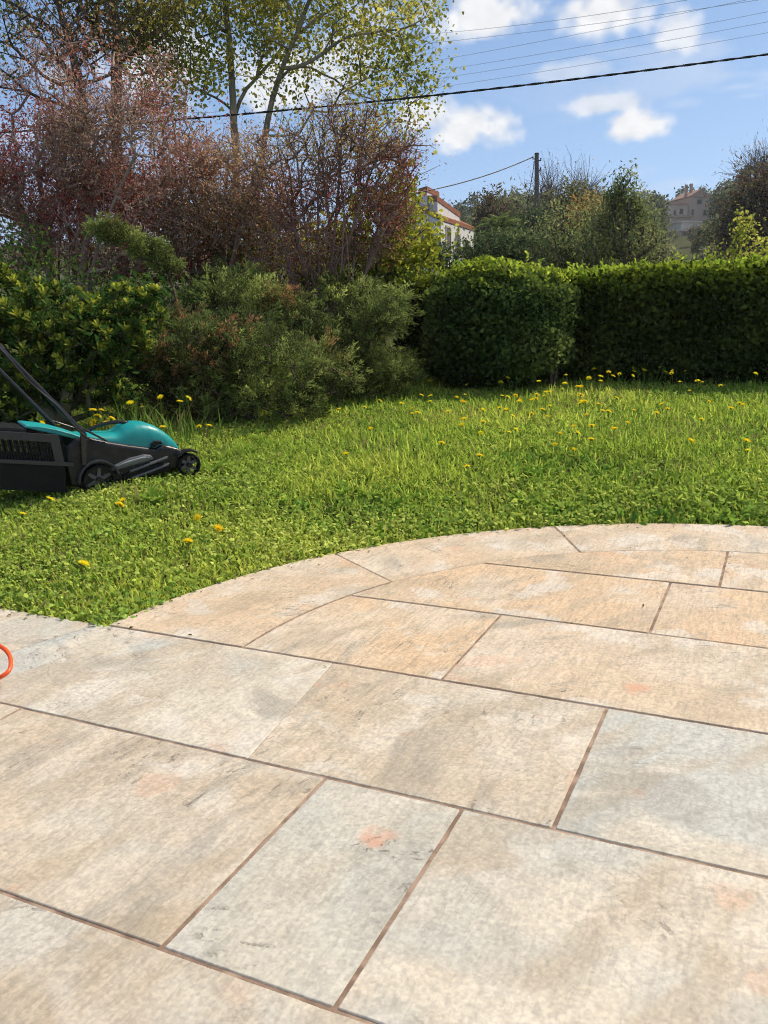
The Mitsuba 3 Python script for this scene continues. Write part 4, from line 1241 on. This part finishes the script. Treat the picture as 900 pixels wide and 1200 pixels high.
def mower():
    key = num('lawn_mower')
    lab(key, 'teal and dark grey electric lawn mower standing on the grass at the left edge', 'lawn mower')
    RR, RF, WB, WD = .088, .066, .50, .36
    hub = along(116, 561, 4.6)
    d = ray(221, 543)
    w = EYE - hub
    b_, c_ = d @ w, w @ w - WB ** 2
    fr = EYE + d * (-b_ + math.sqrt(max(b_ * b_ - c_, 0)))
    zup = np.array([0, 0, 1.0])
    X = unit((fr - zup * RF) - (hub - zup * RR))
    Yv = unit(np.cross(zup, X))
    Z = np.cross(X, Yv)
    O = hub - Z * RR - zup * .008

    def w_(m):
        m = (np.asarray(m[0], float), np.asarray(m[1]))
        return O + m[0][:, :1] * X + m[0][:, 1:2] * Yv + m[0][:, 2:] * Z, m[1]

    # near wheels at y = 0 (outer face at -.03), far ones at y = WD
    def pillow(poly, y0, y1, r_, n=70, m=5):
        """a side profile given thickness and rounded rims"""
        ls = LineString(poly + [poly[0]])
        t = np.unique(np.r_[np.linspace(0, ls.length, n, endpoint=False), [ls.project(Point(p)) for p in poly[1:]]])
        q = np.array([ls.interpolate(a).coords[0] for a in t])
        tg = unit(np.roll(q, -1, 0) - np.roll(q, 1, 0))
        nr = np.c_[tg[:, 1], -tg[:, 0]]
        if Polygon(q).exterior.is_ccw is False:
            nr = -nr
        th = np.linspace(0, np.pi / 2, m)
        lay = [(y0 + r_ * (1 - math.sin(a)), r_ * (1 - math.cos(a))) for a in th[::-1]]
        lay = [(y0 + r_ * (1 - math.sin(a)), r_ * (1 - math.cos(a))) for a in th[::-1]] + [(y1 - r_ * (1 - math.sin(a)), r_ * (1 - math.cos(a))) for a in th]
        V = [np.c_[(q - nr * off)[:, 0], np.full(len(q), y), (q - nr * off)[:, 1]] for y, off in lay]
        k_ = len(q)
        f = []
        for a in range(len(lay) - 1):
            i = np.arange(k_)
            j = (i + 1) % k_
            f.append(np.stack([a * k_ + i, a * k_ + j, (a + 1) * k_ + j, (a + 1) * k_ + i], 1)[:, [0, 1, 2, 0, 2, 3]].reshape(-1, 3))
        cap = Polygon(V[0][:, [0, 2]]).buffer(0)
        cap = max(cap.geoms, key=lambda g: g.area) if hasattr(cap, 'geoms') else cap
        pts2, tri = trimesh.creation.triangulate_polygon(cap, engine='earcut')
        for a in (0, len(lay) - 1):
            idx = cKDTree(V[a][:, [0, 2]]).query(pts2)[1]
            f.append(idx[tri] + a * k_)
        me = trimesh.Trimesh(np.vstack(V), np.vstack(f), process=False)
        trimesh.repair.fix_normals(me)
        return np.array(me.vertices), np.array(me.faces)

    def rod(pts, r_, n=10, k_=16):
        return path_tube(spline(pts, k_) if len(pts) > 2 else np.linspace(pts[0], pts[1], 4), r_, n)

    prof = [(-.145, .085), (-.15, .20), (-.125, .30), (-.07, .332), (-.01, .326), (.09, .280), (.19, .242), (.30, .204), (.34, .190), (.365, .200), (.40, .198), (.46, .170), (.515, .130), (.556, .085), (.55, .062),
            (.49, .055), (.40, .05), (.12, .05), (.0, .05), (-.1, .06)]
    part(key, 'deck', w_(pillow(prof, .015, WD - .015, .022, 110)), 'dark_plastic', smooth=35)
    for y0, y1 in ((-.006, .02),):
        part(key, 'side_bulge', w_(pillow([(.055, .128), (.10, .152), (.18, .172), (.26, .176), (.30, .165), (.31, .145), (.28, .132), (.18, .126), (.10, .118)], y0, y1, .012, 60)), 'mid_grey_plastic', smooth=40)
        part(key, 'silver_flash', w_(pillow([(.10, .146), (.17, .160), (.25, .166), (.29, .158), (.25, .154), (.17, .149)], y0 - .004, y1, .005, 40)), 'silver_trim', smooth=40)
        for zz in (.105, .066):
            part(key, 'side_rib', w_(pillow([(.17, zz - .012), (.385, zz + .022), (.39, zz + .034), (.17, zz + .001)], y0 - .006, .02, .004, 40)), 'mid_grey_plastic', smooth=40)
    part(key, 'side_skirt', w_(pillow([(.12, .045), (.39, .055), (.40, .10), (.30, .115), (.13, .09)], .0, .03, .008, 50)), 'black_rubber', smooth=40)

    # wheel arches over the near and far wheels
    for cx, r_, zc in ((0, RR, RR), (WB, RF, RF)):
        a = np.linspace(.12 if cx == 0 else .85, np.pi * (.98 if cx == 0 else .74), 22)
        outer = [(cx + math.cos(t) * (r_ + .024), zc + math.sin(t) * (r_ + .024)) for t in a]
        inner_ = [(cx + math.cos(t) * (r_ + .011), zc + math.sin(t) * (r_ + .011)) for t in a[::-1]]
        for y0, y1 in ((-.026, .03), (WD - .03, WD + .026)):
            part(key, 'wheel_arch', w_(pillow(outer + inner_, y0, y1, .003, 80, 3)), 'grey_plastic' if cx == 0 else 'dark_plastic', smooth=35)

    # wheels: tyre with tread blocks, spoked rim, hub cap
    for cx, r_ in ((0, RR), (WB, RF)):
        for yc in (0, WD):
            wk = num(key + '__wheel')
            n = 48
            ring = [(-.024, .80), (-.024, .93), (-.018, .985), (-.010, 1), (.010, 1), (.018, .985), (.024, .93), (.024, .80)]
            t = np.arange(n) * 2 * np.pi / n
            v = np.array([[cx + math.cos(a) * r_ * (q - (.03 if (k_ % 2 and q > .97) else 0)), yc + y, r_ + math.sin(a) * r_ * (q - (.03 if (k_ % 2 and q > .97) else 0))] for k_, a in enumerate(t) for y, q in ring])
            m_ = len(ring)
            f = [[[k_ * m_ + a, k_ * m_ + (a + 1) % m_, ((k_ + 1) % n) * m_ + (a + 1) % m_], [k_ * m_ + a, ((k_ + 1) % n) * m_ + (a + 1) % m_, ((k_ + 1) % n) * m_ + a]] for k_ in range(n) for a in range(m_)]
            put(wk, w_((v, np.array(f).reshape(-1, 3))), 'black_rubber', smooth=25)
            sp = []
            so = -1 if yc == 0 else 1
            for k_ in range(6):
                a = k_ * np.pi / 3 + .3
                e, s2 = np.array([math.cos(a), 0, math.sin(a)]), np.array([-math.sin(a), 0, math.cos(a)])
                c = np.array([cx, yc, r_])
                p = []
                for rad, hw in ((.12, .011), (.84, .0075)):
                    for sg in (-1, 1):
                        for yy in (-.016, -.004):
                            p.append(c + e * r_ * rad + s2 * sg * hw + np.array([0, yy * -so * -1 if so < 0 else -yy, 0]))
                sp.append(hull(p))
            put(wk + '__rim', w_(cat_mesh(sp)), 'mid_grey_plastic')
            cyl = trimesh.creation.cylinder(radius=r_ * .2, height=.05, sections=20)
            cyl.apply_transform(trimesh.transformations.rotation_matrix(np.pi / 2, [1, 0, 0]))
            cyl.apply_translation([cx, yc, r_])
            put(wk + '__hub_cap', w_((np.array(cyl.vertices), np.array(cyl.faces))), 'dark_plastic', smooth=30)
    for cx, r_ in ((0, RR), (WB, RF)):
        part(key, 'axle', w_(rod([[cx, .0, r_], [cx, WD, r_]], .008, 8)), 'silver_trim')

    # teal motor cover: a low tail that rises into a dome
    xs = np.r_[np.linspace(-.06, .15, 10), np.linspace(.16, .23, 8), np.linspace(.245, .46, 24), np.linspace(.468, .49, 5)]
    zt = np.interp(xs, [-.06, .02, .09, .15, .175, .20, .23, .26, .30, .34, .38, .43, .46, .478, .49], [.338, .330, .316, .306, .314, .330, .338, .342, .338, .326, .303, .256, .220, .192, .166])
    hw = np.interp(xs, [-.06, 0, .10, .16, .25, .34, .42, .46, .49], [.135, .14, .14, .142, .142, .137, .122, .10, .075])
    zb_ = np.interp(xs, [-.06, .02, .20, .335, .40, .49], [.30, .285, .215, .18, .175, .14])
    n = 34
    th = np.linspace(0, np.pi, n)
    v = np.array([[x, WD / 2 + h_ * -np.sign(math.cos(t)) * abs(math.cos(t)) ** .42, b2 + (z_ - b2) * abs(math.sin(t)) ** .55] for x, z_, h_, b2 in zip(xs, zt, hw, zb_) for t in th])
    f = [[[a * n + c, a * n + c + 1, (a + 1) * n + c + 1], [a * n + c, (a + 1) * n + c + 1, (a + 1) * n + c]] for a in range(len(xs) - 1) for c in range(n - 1)]
    f = np.array(f).reshape(-1, 3)
    v = np.vstack([v, v[:n].mean(0), v[-n:].mean(0)])
    m_ = len(xs) * n
    capf = [[m_, c + 1, c] for c in range(n - 1)] + [[m_ + 1, m_ - n + c, m_ - n + c + 1] for c in range(n - 1)]
    part(key, 'motor_cover', w_((v, np.vstack([f[:, ::-1], np.array(capf)]))), 'teal_plastic', smooth=40)
    vent = num(key + '__vent')
    put(vent, w_(pillow([(.315, .196), (.32, .222), (.345, .232), (.375, .226), (.385, .207), (.36, .212), (.335, .197)], .024, .07, .003, 40)), 'black_rubber', smooth=30)
    for k_ in range(4):
        put(num(vent + '__fin'), w_(bx(.326 + k_ * .014, .330 + k_ * .014, .020, .05, .204 + (k_ > 1) * .005, .224)), 'dark_plastic')
    part(key, 'carry_handle', w_(rod([[.02, WD * .5, .325], [.06, WD * .5, .345], [.13, WD * .5, .356], [.20, WD * .5, .352], [.25, WD * .5, .338]], .010, 10, 22)), 'black_paint', smooth=True)

    # rear flap and grass box
    part(key, 'rear_flap', w_(pillow([(-.30, .430), (-.292, .440), (-.22, .420), (-.15, .392), (-.08, .356), (-.015, .318), (-.03, .305), (-.10, .340), (-.17, .372), (-.24, .402)], .03, WD - .03, .005, 60)), 'teal_plastic', smooth=35)
    x0, x1 = -.80, -.155
    bk = num(key + '__grass_box')

    def rise(x): return .27 * (x1 - x)

    def bar(za, zb2, y0, y1, xa=x0, xb=x1):
        return hull([[x, y, z + rise(x)] for x in (xa, xb) for y in (y0, y1) for z in (za, zb2)])
    ya, yb = -.005, WD + .005
    body = [bar(.326, .366, ya, ya + .03), bar(.326, .366, yb - .03, yb), bar(.202, .326, ya, ya + .03, x1 - .045, x1), bar(.202, .326, yb - .03, yb, x1 - .045, x1)]
    put(bk, w_(cat_mesh(body)), 'grey_plastic')
    put(bk + '__lid', w_(cat_mesh([bar(.350, .385, ya + .032, yb - .032, x0, -.30)])), 'dark_plastic')
    put(bk + '__lower_shell', w_(hull([[x, y, z + rise(x)] for x, z in ((x0 + .05, .06), (x1 - .02, .055), (x1, .20), (x0, .20)) for y in (ya + .008, yb - .008)])), 'black_rubber', smooth=30)
    put(bk + '__seam_rim', w_(cat_mesh([bar(.2015, .222, ya - .008, ya + .02, x0, x1 + .04), bar(.2015, .222, yb - .02, yb + .008, x0, x1 + .04)])), 'grey_plastic')
    for k_ in range(42):
        xx = x1 - .055 - k_ * .0145
        put(num(bk + '__slat'), w_(bar(.222, .327, ya + .010, ya + .018, xx - .0048, xx + .0048)), 'black_rubber')
        if k_ % 2 == 0:
            put(num(bk + '__slat'), w_(bar(.222, .327, yb - .018, yb - .010, xx - .008, xx + .008)), 'black_rubber')
    for zz in (.255, .29):
        put(num(bk + '__slat'), w_(bar(zz - .003, zz + .003, ya + .019, ya + .024, x0 + .04, x1 - .046)), 'black_rubber')

    # handle: brackets, two lower tubes, upper loop with grip, cable along the near tube
    dirn = unit(np.array([-.53, 0, .85]))
    for y in (-.012, WD + .012):
        b0 = np.array([-.03 - (.065 if y > .1 else 0), y, .355])
        part(key, 'handle_bracket', w_(hull([[x - (.065 if y > .1 else 0), y + e, z] for x, z in ((-.072, .19), (-.052, .19), (-.018, .345), (-.03, .378), (-.046, .365)) for e in (-.012, .012)])), 'black_paint')
        part(key, 'handle_tube', w_(rod([b0 - dirn * .0, b0 + dirn * .78], .0125, 12)), 'black_paint', smooth=True)
        part(key, 'handle_stay', w_(rod([b0 + dirn * .06 + [0, .02, 0], [.085, y + .03, .285]], .0055, 8)), 'black_paint', smooth=True)
        part(key, 'clamp_knob', w_(rod([b0 + dirn * .70 + [0, -.03, 0], b0 + dirn * .70 + [0, .03, 0]], .017, 12)), 'grey_plastic', smooth=40)
    c0, c1_ = np.array([-.03, -.012, .355]) + dirn * .76, np.array([-.03, WD + .012, .355]) + dirn * .76
    part(key, 'handle_bar', w_(rod([c0, c0 + dirn * .38, c0 + dirn * .46 + [0, .06, 0], c1_ + dirn * .46 - [0, .06, 0], c1_ + dirn * .38, c1_], .0125, 10, 50)), 'black_paint', smooth=True)
    part(key, 'switch_box', w_(hull([c0 + dirn * .43 + np.array([a, WD / 2 - .06 + b, c]) for a in (-.03, .03) for b in (0, .14) for c in (-.025, .035)])), 'dark_plastic')
    pp = [np.array([.02, .0, .30]), np.array([-.035, -.028, .345])] + [np.array([-.03, -.03 - .008 * math.sin(k_ * 2.1), .355]) + dirn * (.1 + .11 * k_) + np.array([0, 0, -.018 + .012 * math.sin(k_ * 1.7)]) for k_ in range(7)]
    part(key, 'power_cable', w_(rod(pp, .0052, 8, 60)), 'cable_black', smooth=True)


mower()

# ---------------------------------------------------------------- coiled cord on the paving
def cord():
    key = num('extension_cord')
    lab(key, 'loops of thick orange cord lying on the paving at the left edge', 'cord')
    c = on_ground(-44, 792, .03)
    c[2] = 0
    pts = []
    r = np.random.default_rng(4)
    for q, (rad, ox, oy, zz) in enumerate(((.100, -.05, .0, .008), (.112, -.045, .01, .016), (.105, -.06, -.02, .026), (.115, .010, -.165, .014), (.145, .078, -.165, .050))):
        for a in np.arange(0, 2 * np.pi, .35):
            pts.append(c + [ox + math.cos(a) * rad, oy + math.sin(a) * rad * .95, zz + .004 * math.sin(a * 2 + q) + ((.040 if q == 4 else .006) * math.sin(a) if q >= 3 else 0)])
    pts = np.array(pts)
    pts[:, 2] = np.maximum(pts[:, 2], .007)
    sm = spline(pts, 420)
    sm[:, 2] = np.maximum(sm[:, 2], .007)
    put(key, path_tube(sm, .0066, 10), 'orange_plastic', smooth=True)


cord()

# ---------------------------------------------------------------- dry bits blown on the patio's rim
def litter():
    r = np.random.default_rng(66)
    n = 5200
    y = r.uniform(2.4, 4.6, n)
    x = r.uniform(-1.9, 2.3, n)
    s_ = outside(x, y)
    k_ = (s_ < .004) & (r.random(n) < np.exp(s_ / .045) * .9 + .006)
    x, y = x[k_], y[k_]
    m = len(x)
    az = r.uniform(0, 2 * np.pi, m)
    L = r.uniform(.006, .024, m)
    v, f = leaf_mesh(np.stack([x, y, np.full(m, .0035)], -1), np.stack([np.cos(az), np.sin(az), r.uniform(-.05, .25, m)], -1), rand_dirs(m, r) * .4 + [0, 0, 1], L, L * r.uniform(.12, .5, m))
    c = np.array([(.16, .11, .06), (.10, .075, .045), (.20, .22, .06), (.30, .22, .12)])[r.integers(0, 4, m)] * r.uniform(.6, 1.2, (m, 1))
    put('leaf_litter', (v, f), 'leaf_matte', color=np.repeat(c, 4, 0))
    lab('leaf_litter', 'dry grass bits and leaf crumbs along the curved rim of the patio', 'leaf litter', kind='stuff')


litter()
for q, (x, y, c) in enumerate(((252, 678, (.55, .09, .05)), (286, 672, (.5, .12, .07)), (281, 675, (.42, .07, .05)))):
    p = on_ground(x, y, .02)
    k_ = num('fallen_petal')
    put(k_, leaf_mesh6(np.array([[p[0], p[1], max(.004, float(terrain(p[0], p[1])) + .02)]]), np.array([[1, .3 * q, .2]]), np.array([[0, .3, 1.0]]), .024, .014), 'petal', color=c)
    lab(k_, ('largest red fallen petal at the curved edge of the patio', 'red fallen petal right of the largest one at the patio edge', 'small dark red petal between the other two at the patio edge')[q], 'petal')

# ---------------------------------------------------------------- weeds and flowers in the lawn
rw = np.random.default_rng(8)
GRN = (.19, .32, .04)
broadleaf(442, 632, 5, .10, .028, 0, (.28, .42, .05), 'upright bright leaf tuft against the curved patio border', seed=1, upright=.95)
broadleaf(32, 716, 4, .085, .024, 0, (.26, .36, .06), 'upright broad leaf tuft at the lawn corner by the left paving edge', seed=2, upright=.95)
broadleaf(843, 447, 5, .34, .045, 0, (.20, .34, .06), 'tall upright sword leaves before the hedge at the right', cat='plant', name='sword_leaf_plant', seed=3, upright=1.0)
broadleaf(648, 447, 3, .24, .035, 0, (.20, .32, .06), 'short pointed sword leaves beside the rounded shrub', cat='plant', name='sword_leaf_plant', seed=4, upright=.98)
for q in range(105):
    px, py = rw.uniform(20, 890), rw.uniform(500, 612) if q % 3 else rw.uniform(462, 520)
    g_ = on_ground(px, py)
    if outside(g_[0], g_[1]) < .1 or (px < 240 and py < 590):
        continue
    broadleaf(px, py, int(rw.integers(4, 8)), rw.uniform(.07, .155), rw.uniform(.020, .040), 0, (np.array(GRN) * rw.uniform(.75, 1.35)).tolist(), 'low broad leaved weed rosette growing in the lawn grass', group='broad leaved weeds in the lawn', seed=10 + q, upright=rw.uniform(.45, .9))


def tall_grass(px, py, n, L, label, seed, Yd=None, name='tall_grass_tuft', cat='grass tuft', straw=.15, spread=.09):
    r = np.random.default_rng(seed)
    key = num(name)
    lab(key, label, cat)
    b = on_ground(px, py) if Yd is None else gbase(px, Yd, 0)
    ms, cs = [], []
    for _ in range(n):
        az = r.uniform(0, 2 * np.pi)
        hd = np.array([math.cos(az), math.sin(az), 0])
        p0 = b + np.array([*r.normal(0, spread, 2), 0])
        p0[2] = terrain(p0[0], p0[1]) - .01
        l = L * r.uniform(.5, 1.1)
        t = np.linspace(0, 1, 6)
        ln = r.uniform(.05, .55)
        cl = p0 + hd * (t ** 1.8 * l * ln)[:, None] + np.array([0, 0, 1]) * ((t - t ** 3 * ln * .45) * l)[:, None]
        sd = np.array([-hd[1], hd[0], 0])
        wd = np.array([.7, 1, 1, .85, .55, .06]) * r.uniform(.003, .006)
        v = np.stack([cl - sd * wd[:, None], cl + sd * wd[:, None]], 1).reshape(-1, 3)
        ms.append((v, np.array([[[a * 2, a * 2 + 1, a * 2 + 3], [a * 2, a * 2 + 3, a * 2 + 2]] for a in range(5)]).reshape(-1, 3)))
        c = np.array([.34, .29, .14]) if r.random() < straw else np.array([.16, .27, .05])
        cs.append(np.tile(c * r.uniform(.7, 1.3), (12, 1)))
    put(key + '__blades', cat_mesh(ms), 'leaf_matte', color=np.vstack(cs))
    lab(key + '__blades', kind='stuff')


tall_grass(150, 500, 120, .34, 'tall grass tuft growing behind the motor cover of the mower', 1, 5.75, spread=.16)
tall_grass(205, 500, 90, .26, 'tuft of long arching grass right of the mower, below the juniper', 2, 5.9, spread=.14)
tall_grass(120, 500, 60, .30, 'tall grass tuft behind the handle of the mower', 3, 5.6, spread=.12)
tall_grass(620, 450, 70, .26, 'grass tuft along the foot of the rounded shrub', 4, spread=.3)
tall_grass(760, 448, 140, .24, 'grass fringe along the foot of the long hedge', 5, spread=.6)
tall_grass(150, 590, 7, .17, 'a few long pale stalks standing in front of the mower side', 6, spread=.07, straw=.6)


def dandelion(px, py, hh, label, group, size=.017, tilt=None, seed=0):
    r = np.random.default_rng(4000 + seed)
    key = num('dandelion')
    lab(key, label, 'dandelion', group)
    p = on_ground(px, py, hh)
    z0 = float(terrain(p[0], p[1]))
    off = np.array([*r.normal(0, .018, 2), 0])
    base = np.array([p[0] + off[0], p[1] + off[1], z0 - .005])
    nrm = unit(np.array([r.normal(0, .4) + .12, r.normal(0, .4) + .05, 1]))
    top = p - nrm * .008
    put(key + '__stem', path_tube(spline([base, (base + top) / 2 + [*(r.normal(0, .008, 2)), 0], top], 6), np.linspace(.0022, .0016, 6), 5, caps=False), 'leaf_matte', smooth=True, color=(.24, .30, .06))
    a = unit(np.cross(nrm, [1, .2, 0]))
    b = np.cross(nrm, a)
    P, D = [], []
    for ring, (n, el, L) in enumerate(((14, .12, 1.0), (12, .45, .85), (9, .85, .62), (5, 1.3, .45))):
        az = np.arange(n) * 2 * np.pi / n + ring * .4 + r.normal(0, .08, n)
        el = el + r.normal(0, .06, n)
        D.append(unit((np.cos(az)[:, None] * a + np.sin(az)[:, None] * b) * np.cos(el)[:, None] + nrm * np.sin(el)[:, None]) * L)
    D = np.vstack(D)
    size *= 1.35 * r.uniform(.7, 1.12)
    L = np.linalg.norm(D, axis=1) * size
    v, f = leaf_mesh(np.tile(top + nrm * .004, (len(D), 1)) + D * .002, D, np.tile(nrm, (len(D), 1)) + rand_dirs(len(D), r) * .2, L, L * .42)
    c = np.array([.95, .84, .04]) * r.uniform(.85, 1.1, (len(D), 1)) * [1, r.uniform(.88, 1.02), 1]
    put(key + '__flower_head', (v, f), 'petal', color=np.repeat(np.clip(c, 0, .95), 4, 0))
    cone = path_tube([top - nrm * .006, top + nrm * .004], [.0025, .006], 7)
    put(key + '__sepals', cone, 'leaf_matte', color=(.13, .24, .04))


scene['petal'] = {'type': 'principledthin', 'base_color': vcol(), 'roughness': .6, 'eta': 1.3, 'diff_trans': 1.0, 'spec_trans': 0.0}
FAR = [(131, 551), (288, 546), (270, 579), (312, 572), (312, 588), (340, 557), (356, 571), (377, 564), (430, 544), (430, 555), (426, 570), (440, 527), (462, 549), (470, 551), (519, 540), (540, 557), (562, 552), (560, 561), (609, 553), (590, 591),
       (652, 588), (668, 592), (624, 622), (733, 604), (186, 597), (94, 589), (233, 609), (243, 608), (88, 636), (115, 642), (120, 628), (130, 628), (24, 660), (28, 656), (66, 655), (72, 654), (86, 650), (13, 640), (132, 676), (110, 689), (105, 686), (244, 660), (235, 668), (258, 660), (302, 668), (262, 706),
       (335, 693), (318, 692), (342, 695), (125, 712), (70, 703), (430, 691), (408, 734), (369, 647), (525, 670), (510, 700), (548, 685), (694, 660), (770, 683), (800, 667), (812, 671), (666, 723), (631, 797), (829, 831), (826, 798), (280, 745), (217, 747), (234, 772),
       (170, 772), (151, 811), (217, 827), (278, 792), (360, 755), (15, 758), (5, 712), (243, 638), (190, 567), (857, 562), (250, 664)]
MID = [(610, 588), (740, 602), (613, 640), (582, 638), (611, 660), (706, 645), (735, 636), (725, 660), (731, 661), (860, 593), (866, 592), (885, 577), (840, 549), (770, 563), (547, 685), (549, 702), (568, 700), (675, 695), (730, 721), (722, 742), (653, 806), (800, 690),
       (798, 731), (855, 682), (875, 690), (880, 686), (890, 768), (787, 850), (790, 770), (742, 888), (403, 755), (315, 843), (383, 680), (437, 658), (290, 687), (512, 667), (765, 620), (866, 640), (886, 645)]
LFT = [(457, 665), (632, 660), (664, 649), (563, 645), (572, 750), (327, 690), (357, 690), (349, 712), (340, 709), (328, 731), (388, 722), (380, 735), (370, 732), (338, 748), (330, 746), (150, 735), (207, 742), (735, 745), (700, 748), (395, 720)]
NEAR = [(176, 72), (80, 124), (424, 92), (430, 76), (416, 95), (694, 139), (768, 175), (661, 220), (295, 299)]
n_ = 0
for x, y in FAR:
    x, y = 600 + x / 3, 250 + y / 3
    back = y < 452
    dandelion(x, y, rw.uniform(.18, .25) if back else rw.uniform(.11, .16), 'yellow dandelion on a long stalk near the foot of the long hedge' if back else 'yellow dandelion flower in the long grass at the right of the lawn',
              'dandelions along the long hedge' if back else 'dandelions in the right half of the lawn', seed=n_, size=rw.uniform(.014, .021))
    n_ += 1
for x, y in MID:
    x, y = 300 + x / 3, 250 + y / 3
    dandelion(x, y, rw.uniform(.17, .22) if y < 448 else rw.uniform(.09, .13), 'yellow dandelion flower in the middle of the lawn below the rounded shrub', 'dandelions in the middle of the lawn', seed=n_, size=rw.uniform(.014, .020))
    n_ += 1
for x, y in LFT:
    x, y = x / 3, 250 + y / 3
    p = on_ground(x, min(y + 30, 520))
    dandelion(x, y, max(.06, float(at(x, y, 5.35)[2] - terrain(at(x, y, 5.35)[0], 5.35))), 'yellow dandelion flower in the tall weeds just behind the mower', 'dandelions behind the mower', seed=n_, size=rw.uniform(.016, .021))
    n_ += 1
for x, y in NEAR:
    x, y = x / 3, 560 + y / 3
    dandelion(x, y, rw.uniform(.055, .075), 'yellow dandelion flower low in the near lawn between mower and patio', 'dandelions between the mower and the patio', seed=n_, size=rw.uniform(.015, .02))
    n_ += 1

# ---------------------------------------------------------------- thin spring haze
scene['air'] = {'type': 'homogeneous', 'albedo': {'type': 'rgb', 'value': [.93, .95, .97]}, 'sigma_t': HAZE}
scene['haze'] = {'type': 'cube', 'to_world': T4().translate([0, 20, 39.0]).scale([620, 640, 41.0]), 'bsdf': {'type': 'null'}, 'interior': {'type': 'ref', 'id': 'air'}}
scene['camera']['medium'] = {'type': 'ref', 'id': 'air'}
lab('haze', 'thin pale haze in the air between the garden and the far hillside', 'haze', kind='stuff')
